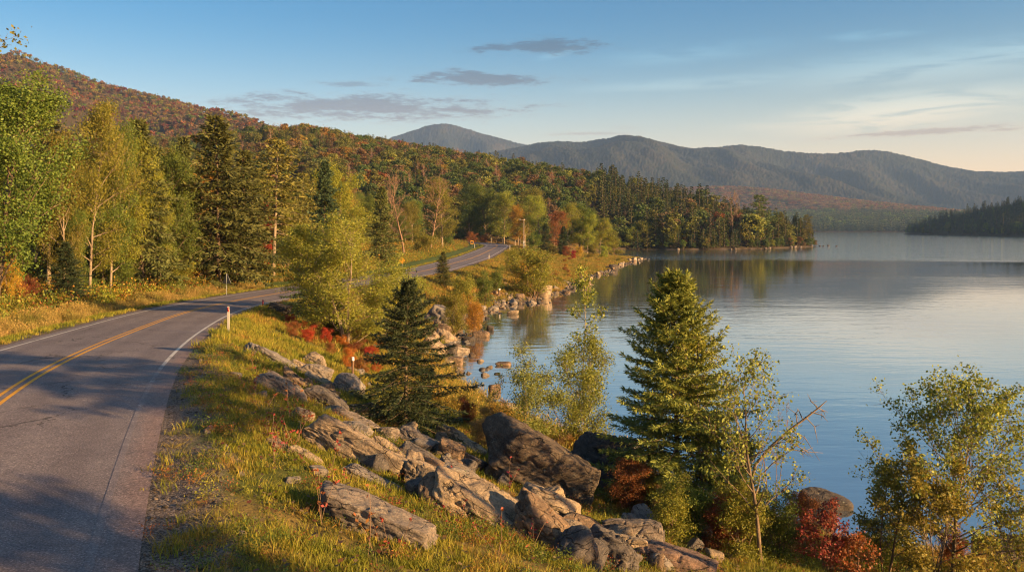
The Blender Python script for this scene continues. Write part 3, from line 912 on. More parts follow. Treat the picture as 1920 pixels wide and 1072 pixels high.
# ------------------------------------------------------------------ scattered ground cover (nobody could count it)
def scatter(name, pts, rz, scl, protos, label, tilt=None, normals=None):
    c = bpy.data.collections.new(name + '_forms')
    for p in protos: c.objects.link(p)
    n = len(pts)
    me = bpy.data.meshes.new(name); me.vertices.add(n); me.vertices.foreach_set("co", np.asarray(pts, float).ravel())
    rot = np.zeros((n, 3)); rot[:, 2] = rz
    if tilt is not None: rot[:, :2] = tilt
    a = me.attributes.new("rot", 'FLOAT_VECTOR', 'POINT'); a.data.foreach_set("vector", rot.astype(np.float32).ravel())
    a = me.attributes.new("scl", 'FLOAT_VECTOR', 'POINT')
    sc = np.asarray(scl, float); sc = np.repeat(sc[:, None], 3, 1) if sc.ndim == 1 else sc
    a.data.foreach_set("vector", sc.astype(np.float32).ravel())
    a = me.attributes.new("pick", 'INT', 'POINT'); a.data.foreach_set("value", rng.integers(0, len(protos), n).astype(np.int32))
    me.update()
    o = link(name, me)
    ng = bpy.data.node_groups.new(name, 'GeometryNodeTree')
    ng.interface.new_socket("Geometry", in_out='INPUT', socket_type='NodeSocketGeometry')
    ng.interface.new_socket("Geometry", in_out='OUTPUT', socket_type='NodeSocketGeometry')
    gi = ng.nodes.new('NodeGroupInput'); go = ng.nodes.new('NodeGroupOutput')
    iop = ng.nodes.new('GeometryNodeInstanceOnPoints'); ci = ng.nodes.new('GeometryNodeCollectionInfo')
    ci.inputs['Collection'].default_value = c; ci.inputs['Separate Children'].default_value = True; ci.inputs['Reset Children'].default_value = True

    def na(nm, dt):
        q = ng.nodes.new('GeometryNodeInputNamedAttribute'); q.data_type = dt; q.inputs['Name'].default_value = nm
        return q.outputs['Attribute']
    L = ng.links.new
    L(gi.outputs[0], iop.inputs['Points']); L(ci.outputs[0], iop.inputs['Instance']); iop.inputs['Pick Instance'].default_value = True
    L(na('pick', 'INT'), iop.inputs['Instance Index']); L(na('rot', 'FLOAT_VECTOR'), iop.inputs['Rotation']); L(na('scl', 'FLOAT_VECTOR'), iop.inputs['Scale'])
    L(iop.outputs[0], go.inputs[0])
    m = o.modifiers.new('scatter', 'NODES'); m.node_group = ng
    tag(o, label, None, None, 'stuff')
    return o


_TINTED = {}


def tinted(mat, color):
    """the same material with the colour fixed, for scattered forms"""
    k = (mat.name, color)
    if k not in _TINTED:
        m = mat.copy(); nt = m.node_tree
        rgb = nt.nodes.new('ShaderNodeRGB'); rgb.outputs[0].default_value = (*color, 1)
        for l in list(nt.links):
            if l.from_node.type == 'OBJECT_INFO' and l.from_socket.name == 'Color':
                nt.links.new(rgb.outputs[0], l.to_socket)
        _TINTED[k] = m
    return _TINTED[k]


def proto(name, me, color=None):
    if color is not None:
        me = me.copy()
        for i, mt in enumerate(me.materials):
            if mt.name.split('.')[0] in ('leaf', 'needle', 'dry_leaf', 'rock'): me.materials[i] = tinted(mt, color)
    return bpy.data.objects.new(name, me)


def grass_mat(name, cols, transl=0.3):
    m, t, out = new_mat(name)
    oi = t.node('ShaderNodeObjectInfo'); tint = t.node('ShaderNodeAttribute', attribute_name='tint').outputs['Fac']
    patch = t.noise(oi.outputs['Location'], 0.55, 3.0, 0.6)
    f = t.math('ADD', t.math('MULTIPLY', t.math('SUBTRACT', patch, 0.5), 1.7), t.math('MULTIPLY_ADD', oi.outputs['Random'], 0.45, 0.27))
    c = t.ramp(f, cols)
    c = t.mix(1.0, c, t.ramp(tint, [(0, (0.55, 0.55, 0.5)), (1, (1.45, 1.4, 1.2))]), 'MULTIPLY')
    b = t.node('ShaderNodeBsdfPrincipled'); t.put(b.inputs['Base Color'], c); t.put(b.inputs['Roughness'], 0.6); t.put(b.inputs['Specular IOR Level'], .2)
    tr = t.node('ShaderNodeBsdfTranslucent'); t.put(tr.inputs[0], t.mix(1.0, c, (1.2, 1.1, .6), 'MULTIPLY'))
    mx = t.node('ShaderNodeMixShader'); t.put(mx.inputs[0], transl)
    t.l.new(b.outputs[0], mx.inputs[1]); t.l.new(tr.outputs[0], mx.inputs[2]); t.l.new(mx.outputs[0], out.inputs[0])
    return m


M_GRASS = grass_mat('grass', [(0.0, (0.08, 0.10, 0.016)), (0.35, (0.17, 0.185, 0.025)), (0.6, (0.29, 0.26, 0.04)), (0.85, (0.28, 0.19, 0.05)), (1.0, (0.30, 0.15, 0.05))])
M_STRAW = grass_mat('straw_grass', [(0.0, (0.10, 0.115, 0.025)), (0.35, (0.20, 0.165, 0.045)), (0.65, (0.33, 0.23, 0.085)), (1.0, (0.30, 0.17, 0.07))])
M_HEATH = grass_mat('bank_grass', [(0.0, (0.10, 0.125, 0.024)), (0.38, (0.19, 0.175, 0.034)), (0.65, (0.29, 0.20, 0.05)), (0.88, (0.31, 0.16, 0.05)), (1.0, (0.23, 0.09, 0.04))])


def tuft(n, h, rad, wid, lean=.5, seeds=False):
    m = MB()
    a = rng.uniform(0, 6.28, n); r = rad * np.sqrt(rng.random(n))
    b = np.stack([r * np.cos(a), r * np.sin(a), np.full(n, -.02)], 1)
    d = np.stack([rng.normal(size=n) * lean * .6, rng.normal(size=n) * lean * .6, np.ones(n)], 1); d = unit(d)
    hh = h * rng.uniform(.5, 1.15, n)
    a2 = rng.uniform(0, 6.28, n); sd = np.stack([np.cos(a2), np.sin(a2), np.zeros(n)], 1)
    mid = b + d * (hh * .55)[:, None]
    dr_ = np.stack([d[:, 0] * 1.7, d[:, 1] * 1.7, d[:, 2] * .8], 1) + rng.normal(size=(n, 3)) * .12
    tip = mid + unit(dr_) * (hh * .5)[:, None]
    wd = (wid * rng.uniform(.7, 1.3, n))[:, None]
    tn_ = rng.random(n)
    V = np.stack([b - sd * wd / 2, b + sd * wd / 2, mid + sd * wd * .4, mid - sd * wd * .4, tip], 1).reshape(-1, 3)
    k = np.arange(n) * 5
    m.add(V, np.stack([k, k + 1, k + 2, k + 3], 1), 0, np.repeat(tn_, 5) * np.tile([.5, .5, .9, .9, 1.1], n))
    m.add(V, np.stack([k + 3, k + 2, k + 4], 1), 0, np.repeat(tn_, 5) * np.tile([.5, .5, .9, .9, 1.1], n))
    if seeds:
        q = rng.random(n) < .45
        m.kites(tip[q], unit(dr_[q]), rand_dirs(q.sum()), h * .16, wid * 1.6, 0, np.clip(rng.normal(.7, .15, q.sum()), 0, 1))
    return m


def cloud_pts(n, xlo, xhi, ylo, yhi):
    return rng.uniform(xlo, xhi, n), rng.uniform(ylo, yhi, n)


def inview(x, y, mgn=0.06):
    u = x / np.maximum(y, .1)
    return (np.abs(u) < .6 + mgn) & (y > 6)


# verge grass on the near bank
def bank_pts(n, ylo, yhi, dens):
    x, y = cloud_pts(n, -30, 34, ylo, yhi)
    k = inview(x, y); x, y = x[k], y[k]
    z, a = ground(x, y, True)
    gn = fbm(x / .9, y / .9, oct=3)
    k = (~a['left']) & (a['dr'] > 4.15 + .5 * np.clip(gn, -.8, .8)) & (a['ds'] > .6) & (~a['ins'])
    k &= rng.random(len(x)) < dens(x, y, a)
    return x[k], y[k], z[k], {q: v[k] for q, v in a.items()}


def near_d(x, y, a):
    p = fbm(x / 1.3, y / 1.3, oct=3)
    d = np.clip(1.25 - y / 42, .25, 1) * np.clip(.62 + .8 * p, .08, 1)
    gr = smooth(a['dr'], 4.4, 6.0)
    return d * np.maximum(.10 + .9 * gr, .75 * (fbm(x / .7 + 3, y / .7, oct=2) > .35))


x, y, z, a = bank_pts(150000, 8, 36, near_d)
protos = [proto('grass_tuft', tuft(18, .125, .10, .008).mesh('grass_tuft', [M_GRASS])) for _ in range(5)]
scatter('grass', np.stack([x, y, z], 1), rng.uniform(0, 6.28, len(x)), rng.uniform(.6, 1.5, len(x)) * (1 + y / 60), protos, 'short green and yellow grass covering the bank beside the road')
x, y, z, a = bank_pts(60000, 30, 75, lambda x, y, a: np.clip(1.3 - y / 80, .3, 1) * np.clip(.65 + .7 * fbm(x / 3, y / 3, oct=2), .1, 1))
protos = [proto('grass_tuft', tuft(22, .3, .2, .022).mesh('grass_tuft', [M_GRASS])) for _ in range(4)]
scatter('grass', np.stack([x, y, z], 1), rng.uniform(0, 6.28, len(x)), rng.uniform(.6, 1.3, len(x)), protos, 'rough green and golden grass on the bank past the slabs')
x, y = cloud_pts(150000, -25, 45, 52, 285); z, a = ground(x, y, True)
k = (~a['left']) & (a['dr'] > 4.8) & (a['dr'] < 60) & (a['ds'] > .8) & (~a['ins']) & (rng.random(len(x)) < np.clip(.65 + .7 * fbm(x / 5, y / 5, oct=2), .15, 1))
x, y, z = x[k], y[k], z[k]
protos = [proto('bank_tuft', tuft(26, .55, .42, .05).mesh('bank_tuft', [M_HEATH])) for _ in range(4)]
scatter('bank_grass', np.stack([x, y, z], 1), rng.uniform(0, 6.28, len(x)), rng.uniform(.5, 1.15, len(x)) * np.where(a['dr'][k] < 7, .55, 1), protos, 'tan and rust coloured dry grass on the far road bank')

# left verge: a mown strip, then tall straw
x, y = cloud_pts(170000, -75, -5, 14, 320); z, a = ground(x, y, True)
k = a['left'] & (a['dr'] > 4.25) & (a['dr'] < 6.9) & (rng.random(len(x)) < np.clip(60 / y, .25, 1)); xs, ys, zs = x[k], y[k], z[k]
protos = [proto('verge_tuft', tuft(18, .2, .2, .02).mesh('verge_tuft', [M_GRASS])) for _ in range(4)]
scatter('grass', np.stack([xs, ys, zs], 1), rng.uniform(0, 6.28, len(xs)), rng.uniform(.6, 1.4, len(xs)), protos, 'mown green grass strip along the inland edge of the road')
k = a['left'] & (a['dr'] > 6.6) & (a['dr'] < 12.0) & (y < 150) & (rng.random(len(x)) < .95) ; xs, ys, zs = x[k], y[k], z[k]
k2 = (a['dr'][k] < 6.3 + 6 * np.clip(.75 + .6 * fbm(xs / 4, ys / 4, oct=2), .15, 1)) & ~((ys > 95) & (a['dr'][k] < 9)); xs, ys, zs = xs[k2], ys[k2], zs[k2]
protos = [proto('straw_tuft', tuft(30, .55, .28, .022, .5, True).mesh('straw_tuft', [M_STRAW])) for _ in range(4)]
scatter('straw_grass', np.stack([xs, ys, zs], 1), rng.uniform(0, 6.28, len(xs)), rng.uniform(.6, 1.25, len(xs)), protos, 'tall straw coloured grass between the road and the wood')
k = a['left'] & (y > 150) & (y < 310) & (a['dr'] > 11) & (a['dr'] < 24); xs, ys, zs = x[k], y[k], z[k]
scatter('straw_grass', np.stack([xs, ys, zs], 1), rng.uniform(0, 6.28, len(xs)), rng.uniform(.9, 1.7, len(xs)), [proto('straw_tuft', p.data) for p in protos], 'pale dry grass at the edge of the green lawn inside the bend')
k = a['left'] & (a['dr'] > 10) & (a['dr'] < 40) & (y < 320) & (rng.random(len(x)) < .3); xs, ys, zs = x[k], y[k], z[k]
def herb():
    m = MB(); n = 110
    c = np.stack([rng.normal(size=n) * .35, rng.normal(size=n) * .35, np.abs(rng.normal(.35, .28, n))], 1)
    m.kites(c, rand_dirs(n, .2), rand_dirs(n, 1), .12 * rng.uniform(.6, 1.3, n), .075, 0); return m
protos = [proto('undergrowth', herb().mesh('undergrowth', [M_LEAF]), c_) for c_ in (GREEN, OLIVE, GOLD, RUST, GREEN, LIME)]
scatter('undergrowth', np.stack([xs, ys, zs], 1), rng.uniform(0, 6.28, len(xs)), rng.uniform(.7, 1.8, len(xs)), protos, 'leafy undergrowth on the floor of the roadside wood')

x, y, z, a = bank_pts(26000, 8, 34, lambda x, y, a: np.clip(.35 + .9 * fbm(x / .8 + 9, y / .8, oct=2), .03, 1))
protos = [proto('verge_weed', herb().mesh('verge_weed', [M_LEAF]), c_) for c_ in (GREEN, OLIVE, GREEN, RUST, DEEP)]
scatter('verge_weeds', np.stack([x, y, z], 1), rng.uniform(0, 6.28, len(x)), rng.uniform(.12, .32, len(x)), protos, 'small broad leaved weeds growing through the bank grass')
x, y, z, a = bank_pts(30000, 8, 34, lambda x, y, a: np.clip(.25 + .9 * fbm(x / 1.1 + 19, y / 1.1, oct=2), .03, 1))
protos = [proto('dead_tuft', tuft(20, .16, .14, .007, 2.2).mesh('dead_tuft', [M_STRAW])) for _ in range(3)]
scatter('dead_grass', np.stack([x, y, z + .02], 1), rng.uniform(0, 6.28, len(x)), rng.uniform(.6, 1.4, len(x)), protos, 'matted dead straw lying through the bank grass')

# gravel stones on the shoulder
def ico(sub):
    t_ = (1 + 5 ** .5) / 2
    V = [(-1, t_, 0), (1, t_, 0), (-1, -t_, 0), (1, -t_, 0), (0, -1, t_), (0, 1, t_), (0, -1, -t_), (0, 1, -t_), (t_, 0, -1), (t_, 0, 1), (-t_, 0, -1), (-t_, 0, 1)]
    F = [(0, 11, 5), (0, 5, 1), (0, 1, 7), (0, 7, 10), (0, 10, 11), (1, 5, 9), (5, 11, 4), (11, 10, 2), (10, 7, 6), (7, 1, 8), (3, 9, 4), (3, 4, 2), (3, 2, 6), (3, 6, 8), (3, 8, 9), (4, 9, 5), (2, 4, 11), (6, 2, 10), (8, 6, 7), (9, 8, 1)]
    V = [tuple(unit(np.array(v))) for v in V]
    for _ in range(sub):
        mid = {}; nf = []
        def mp(i, j):
            k = (min(i, j), max(i, j))
            if k not in mid:
                V.append(tuple(unit((np.array(V[i]) + np.array(V[j])) / 2))); mid[k] = len(V) - 1
            return mid[k]
        for i, j, k in F:
            p, q, r_ = mp(i, j), mp(j, k), mp(k, i); nf += [(i, p, r_), (j, q, p), (k, r_, q), (p, q, r_)]
        F = nf
    return np.array(V), np.array(F)


ICO = {s_: ico(s_) for s_ in (1, 2, 3, 4, 5)}


def rock_mesh(dims, sub=4, seed=0, planes=9, sharp=22, rough=.05, slab=False):
    rg = np.random.default_rng(seed); N, F = ICO[sub]
    hd = np.array(dims) / 2
    K = [np.array(v, float) + rg.normal(size=3) * .17 for v in [(1, 0, 0), (-1, 0, 0), (0, 1, 0), (0, -1, 0), (0, 0, 1), (0, 0, -1)]]
    Hh = [1.0] * 6
    for _ in range(planes):
        v = rg.normal(size=3); v /= np.linalg.norm(v); K.append(v); Hh.append(np.abs(v).sum() * rg.uniform(.62, .86) / 1.0)
    K = unit(np.array(K)); Hh = np.array(Hh)
    # support distances in the unit box, then stretched to size
    dp = np.maximum(N @ K.T, 0) / Hh
    r = (dp ** sharp).sum(1) ** (-1 / sharp)
    P = N * r[:, None]
    P = P * hd
    m_ = dims[0] ** .34 * dims[1] ** .33 * dims[2] ** .33
    q = P / m_
    sd_ = seed * 1.37
    n1_ = fbm(q[:, 0] * 1.6 + sd_, q[:, 1] * 1.6, q[:, 2] * 2.2, oct=5, gain=.55)
    st_ = fbm(q[:, 0] * 1.2 + sd_, q[:, 1] * 3.0, q[:, 2] * 9, oct=3)
    cr = 1 - np.abs(fbm(q[:, 0] * 2.2, q[:, 1] * 2.2 + sd_, q[:, 2] * 3, oct=3))
    # broken steps: the surface height is partly quantised like split stone
    stp = np.floor((n1_ * 1.4 + st_ * .6 + 4) * 2.2) / 2.2 - 4
    dsp = rough * m_ * (.7 * n1_ + .3 * st_ + .16 * stp - 2.4 * np.clip(cr - .88, 0, 1) * 3 + .22 * fbm(q[:, 0] * 9, q[:, 1] * 9, q[:, 2] * 9 + sd_, oct=2))
    P = P + unit(P / hd ** 2) * dsp[:, None]
    m = MB(); m.add(P, F)
    return m.mesh('rock', [M_ROCK], smooth_=True)


x, y = cloud_pts(60000, -22, -1, 8, 48); z, a = ground(x, y, True)
gn = fbm(x / .9, y / .9, oct=3)
k = (~a['left']) & (a['dr'] > 3.95) & (a['dr'] < 5.05 + .6 * gn) & inview(x, y) & (rng.random(len(x)) < np.clip(1.2 - y / 40, .2, 1))
x, y, z = x[k], y[k], z[k]
protos = [proto('pebble', rock_mesh((.05, .04, .03), 1, 300 + i, 5, 8), c_) for i, c_ in enumerate([(.11, .085, .07), (.17, .135, .11), (.07, .058, .05), (.26, .20, .15)])]
scatter('gravel', np.stack([x, y, z + .005], 1), rng.uniform(0, 6.28, len(x)), rng.lognormal(-.75, .5, len(x)), protos, 'loose grey gravel along the outer edge of the road')

# fallen leaves and sprigs in the verge
x, y = cloud_pts(6000, -12, 14, 9, 40); z, a = ground(x, y, True)
k = (~a['left']) & (a['dr'] > 4.6) & (a['ds'] > 1); x, y, z = x[k], y[k], z[k]
lm = MB(); lm.kites(np.array([[0, 0, .03], [.01, .03, .05]]), np.array([[1, .1, .25], [-.4, .8, .2]]), np.array([[0, -.2, 1.0], [.2, 0, 1]]), .085, .06)
protos = [proto('fallen_leaf', lm.mesh('fallen_leaf', [M_DRY]), c_) for c_ in (RUST, (.16, .05, .025), TAN, (.12, .07, .04))]
scatter('fallen_leaves', np.stack([x, y, z + .05], 1), rng.uniform(0, 6.28, len(x)), rng.uniform(.6, 1.4, len(x)), protos, 'brown and red fallen leaves lying in the bank grass')

# ------------------------------------------------------------------ wooded hillsides
def small_tree(kind):
    m = MB()
    if kind == 'broad':
        H = 10; n = 0
        m.tube([(0, 0, -1), (.1, 0, 3), (.3, .1, 7)], [.2, .16, .05], 4, 0)
        nc = 19
        for i in range(nc):
            a = i * 2.4; rz_ = rng.uniform(0, 1); rad = 2.5 * math.sqrt(max(.1, 1 - (rz_ * 1.5 - .55) ** 2)) * rng.uniform(.35, 1.0)
            c = np.array([rad * math.cos(a), rad * math.sin(a), 2.9 + 6.2 * rz_]); N = 46; R0 = rng.uniform(.85, 1.5)
            d = rand_dirs(N, .35); p = c + d * R0 * np.array([1, 1, .8]) * (rng.random((N, 1)) ** .4)
            b = rng.normal(.5, .1)
            m.kites(p, rand_dirs(N, -.2), unit(d + rng.normal(size=(N, 3)) * .6), rng.uniform(.42, .75, N), .48, 1, np.clip(b + rng.normal(size=N) * .14, 0, 1))
    elif kind == 'conifer':
        m.tube([(0, 0, -1), (0, 0, 11)], [.2, .03], 4, 0)
        for i in range(46):
            rel = (i + rng.random()) / 46; h = 1.2 + 10 * rel; L = 2.1 * (1 - rel) ** .85 * rng.uniform(.75, 1.2) + .12; a = i * 2.4
            hd = np.array([math.cos(a), math.sin(a), 0]); sd = np.array([-hd[1], hd[0], 0]); pt = -.25 + .7 * rel
            n = 11; s_ = rng.uniform(.15, 1, n); c = np.array([0, 0, h]) + L * s_[:, None] * (hd + UP * pt * .6) * .8
            d = unit(hd + sd * rng.normal(size=(n, 1)) * .7 + UP * (pt - .1)); m.kites(c, d, rand_dirs(n, 1.2), L * .32 + .36, .42, 1, np.clip(rng.normal(.35 + .3 * s_, .12), 0, 1))
    else:
        P = [(0, 0, -1), (.1, 0, 3), (0, .1, 7), (.1, .1, 10)]
        m.tube(P, [.17, .14, .08, .02], 4, 0)
        for i in range(22):
            h = rng.uniform(3.2, 9); a = i * 2.4; d = np.array([math.cos(a) * .7, math.sin(a) * .7, 1.0]); L = rng.uniform(1.5, 3.2) * (1 - .05 * h)
            Q, _ = bend((0.05, .05, h), d, L, 3, .12, .05); m.tube(Q, [.06, .045, .03, .015], 3, 0)
            for j in range(5):
                B, _ = bend(Q[rng.integers(1, 4)], d + rng.normal(size=3) * .6, L * .5, 2, .15, .05); m.tube(B, [.03, .02, .012], 3, 0)
        n = 60; c = np.stack([rng.normal(size=n) * 1.3, rng.normal(size=n) * 1.3, rng.uniform(4.5, 9.5, n)], 1)
        m.kites(c, rand_dirs(n), rand_dirs(n), .4, .3, 1)
    return m


M_GREYTWIG = bark_mat('grey_twig', (0.13, 0.085, 0.065), (0.27, 0.18, 0.14))
HGOLD, HORANGE, HRED, BROWNLEAF = (.25, .16, .03), (.24, .095, .03), (.15, .032, .025), (.16, .10, .05)
HGREEN, HOLIVE, HLIME = (.075, .105, .025), (.125, .13, .028), (.19, .19, .035)
M_HBARK = bark_mat('forest_bark', (0.05, 0.038, 0.03), (0.13, 0.10, 0.075))
HB = [small_tree('broad').mesh('hill_broadleaf', [M_HBARK, M_LEAF]) for _ in range(6)]
HC = [small_tree('conifer').mesh('hill_conifer', [M_HBARK, M_NEEDLE]) for _ in range(4)]
HN = [small_tree('bare').mesh('hill_bare', [M_GREYTWIG, M_LEAF]) for _ in range(3)]
COLS = [(HGREEN, 4.2, 'dark green'), (HOLIVE, 4.0, 'olive green'), (HLIME, 1.2, 'yellow green'), (HGOLD, .85, 'golden yellow'), (HORANGE, .6, 'orange'), (HRED, .3, 'deep red'), (BROWNLEAF, 2.0, 'russet brown')]
CW = np.array([c_[1] for c_ in COLS]); CW = CW / CW.sum()


def forest_pts(n, px0, px1, y0, y1, minh=.8, need=None):
    u = rng.uniform((px0 - 960) / FPX, (px1 - 960) / FPX, n); yy = np.sqrt(rng.uniform(y0 ** 2, y1 ** 2, n)); xx = u * yy
    z, a = ground(xx, yy, True)
    k = (~a['ins']) & (a['ds'] > 3.0) & (z > minh)
    return xx[k], yy[k], z[k], a['ds'][k], a['dr'][k]


def thin(x, y, dmin):
    """keep points at least dmin(y) apart, on a jittered grid"""
    key = set(); keep = []
    for i in range(len(x)):
        q = (int(x[i] / dmin), int(y[i] / dmin))
        if q in key: continue
        key.add(q); keep.append(i)
    return np.array(keep, int)


x, y, z, ds_, dr_ = forest_pts(26000, 150, 1560, 300, 860)
k = ((dr_ > 14) & (R1.z(x, y) > .8)) | (y > 390); x, y, z, ds_ = x[k], y[k], z[k], ds_[k]
k = (y < np.interp(x / y, R1.u, R1.yc) + 40); x, y, z, ds_ = x[k], y[k], z[k], ds_[k]
k = thin(x, y, 6.3); x, y, z, ds_ = x[k], y[k], z[k], ds_[k]
order = np.argsort(y); x, y, z, ds_ = x[order], y[order], z[order], ds_[order]
pxv = x / y * FPX + 960
con_n = fbm(x / 60, y / 60, oct=2)
pc = np.where(pxv > 1120, .72, .17) + .35 * np.clip(con_n, -.6, .6) + np.where(pxv < 430, .25, 0)
kind = np.where(rng.random(len(x)) < pc, 1, np.where(rng.random(len(x)) < np.where(pxv > 1120, .22, .14), 2, 0))
warmth = fbm(x / 45 + 40, y / 45, oct=2)
cnt = [0, 0, 0]; REST = [[], [], []]; LIM = [190, 210, 110]
for i in range(len(x)):
    kd = int(kind[i])
    if kd == 0:
        p = CW.copy(); up_ = smooth(np.array(z[i]), 15, 70)
        p[3:] *= .25 + 1.5 * up_ * max(.1, .7 + 1.6 * warmth[i]); p[6] *= 1.3
        hv = vnoise(np.array([x[i] / 26.0]), np.array([y[i] / 26.0 + 50]))[0]; p[0] *= math.exp(2.2 * hv); p[1] *= math.exp(-1.6 * hv); p /= p.sum(); ci_ = int(rng.choice(len(COLS), p=p))
        hgt = rng.uniform(6.5, 14.5) / 10 * (1.15 if pxv[i] > 1120 else .88)
    elif kd == 1: ci_ = 0; hgt = rng.uniform(.8, 1.5) * (1.15 if pxv[i] > 1120 else .85)
    else: ci_ = 6; hgt = rng.uniform(.9, 1.35)
    wd = hgt * (rng.uniform(1.1, 1.55) if kd == 0 else rng.uniform(.9, 1.2))
    if cnt[kd] < LIM[kd]:
        cnt[kd] += 1
        me = (HB, HC, HN)[kd][rng.integers(0, (6, 4, 3)[kd])]
        o = link(('broadleaf_tree', 'conifer_tree', 'bare_tree')[kd], me, None, COLS[ci_][0] if kd == 0 else ((DSPRUCE, SPRUCE)[i % 2] if kd == 1 else RUST))
        o.location = (x[i], y[i], z[i] - .2); o.rotation_euler = (0, 0, rng.uniform(0, 6.28)); o.scale = (wd, wd, hgt)
        where = 'on the wooded point by the lake' if pxv[i] > 1120 else 'on the hillside behind the road bend'
        if kd == 0: tag(o, COLS[ci_][2] + ' broadleaf tree in the mixed forest ' + where, 'tree', 'broadleaf trees ' + where)
        elif kd == 1: tag(o, 'dark pointed conifer in the mixed forest ' + where, 'tree', 'conifers ' + where)
        else: tag(o, 'leafless grey brown tree in the mixed forest ' + where, 'tree', 'bare trees ' + where)
    else:
        REST[kd].append((x[i], y[i], z[i] - .2, wd, hgt, ci_))


def stuff_forest(name, rows, protos, label):
    A = np.array(rows); scatter(name, A[:, :3], rng.uniform(0, 6.28, len(A)), np.stack([A[:, 3], A[:, 3], A[:, 4]], 1), protos, label)


for ci_, (c_, _, nm) in enumerate(COLS):
    rows = [r_ for r_ in REST[0] if r_[5] == ci_]
    if rows: stuff_forest('hillside_wood', rows, [proto('hill_broadleaf', m_, c_) for m_ in HB], nm + ' broadleaf woodland covering the upper hillside')
if REST[1]: stuff_forest('hillside_wood', REST[1], [proto('hill_conifer', m_, (DSPRUCE, SPRUCE)[i % 2]) for i, m_ in enumerate(HC)], 'dark conifers spread through the woodland of the upper hillside')
if REST[2]: stuff_forest('hillside_wood', REST[2], [proto('hill_bare', m_, RUST) for m_ in HN], 'leafless grey trees spread through the upper hillside')


def tiny_tree(kind):
    m = MB()
    if kind == 'broad':
        for i in range(7):
            a = i * 2.4; c = np.array([1.7 * math.cos(a), 1.7 * math.sin(a), rng.uniform(4.5, 8)]); N = 12; d = rand_dirs(N, .4)
            m.kites(c + d * 1.2, rand_dirs(N, -.2), unit(d + rng.normal(size=(N, 3)) * .5), 1.5, 1.2, 0, np.clip(rng.normal(.5, .2, N), 0, 1))
        m.tube([(0, 0, -1), (0, 0, 6)], [.25, .15], 3, 0, .2)
    else:
        for i in range(18):
            rel = i / 18; h = 1 + 9.5 * rel; a = i * 2.4; hd = np.array([math.cos(a), math.sin(a), -.3 + .6 * rel]); L = 2.2 * (1 - rel) ** .9 + .3
            m.kites(np.array([[0, 0, h]]), unit(hd)[None], np.array([[.1, .1, 1.0]]), L, 1.3 * (1.1 - rel), 0, .5)
            m.kites(np.array([[0, 0, h]]), unit(hd)[None], unit(np.array([[hd[1], -hd[0], .2]])), L, .9, 0, .4)
    return m


TB = [tiny_tree('broad').mesh('far_broadleaf', [M_LEAF]) for _ in range(3)]; TC = [tiny_tree('c').mesh('far_conifer', [M_NEEDLE]) for _ in range(2)]


def far_wood(n, px0, px1, y0, y1, gap, conif, cols, label, ok, hs=1.0):
    x, y, z, ds_, _ = forest_pts(n, px0, px1, y0, y1)
    k = ok(x, y, z); x, y, z = x[k], y[k], z[k]; k = thin(x, y, gap); x, y, z = x[k], y[k], z[k]
    cn = fbm(x / 130, y / 130, oct=2) * .6
    isC = rng.random(len(x)) < conif + .4 * np.clip(cn, -.6, .6)
    hh = rng.uniform(.75, 1.25, len(x)) * hs; ww = hh * rng.uniform(.9, 1.3, len(x))
    ww *= gap / 7.5 if gap > 7.5 else 1
    P = np.stack([x, y, z - .3], 1); SC = np.stack([ww, ww, hh], 1)
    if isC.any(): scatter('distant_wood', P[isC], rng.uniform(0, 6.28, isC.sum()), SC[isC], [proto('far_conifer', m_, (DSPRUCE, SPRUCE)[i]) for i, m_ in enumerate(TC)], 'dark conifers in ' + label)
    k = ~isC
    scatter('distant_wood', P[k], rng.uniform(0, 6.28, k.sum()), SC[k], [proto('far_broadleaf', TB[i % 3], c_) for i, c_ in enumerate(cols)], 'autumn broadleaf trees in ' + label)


far_wood(60000, -40, 900, 950, 1640, 7.5, .2, [BROWNLEAF, (.15,.10,.06), OLIVE, BROWNLEAF, (.16,.11,.07), OLIVE, (.18,.12,.07), HGOLD, BROWNLEAF, GREEN, (.2,.1,.05), HORANGE, OLIVE, (.15,.10,.06), HRED, BROWNLEAF], 'the wood on the high ridge above the road', lambda x, y, z: (R2.z(x, y) > 25) & (R2.z(x, y) >= R1.z(x, y)) & (y < np.interp(x / y, R2.u, R2.yc) + 40))
far_wood(60000, 1200, 2000, 2295, 3000, 11, .85, [GREEN, DEEP, GREEN, DEEP], 'the dark green wood along the far shore', lambda x, y, z: y < 2750 + 300 * (z < 60), 2.2)
far_wood(70000, 1150, 2050, 2750, 3560, 12, .2, [BROWNLEAF, TAN, BROWNLEAF, RUST, OLIVE, (.2, .12, .07)], 'the low orange ridge beyond the lake', lambda x, y, z: (R3.z(x, y) > 20) & (y > 2750), 1.3)
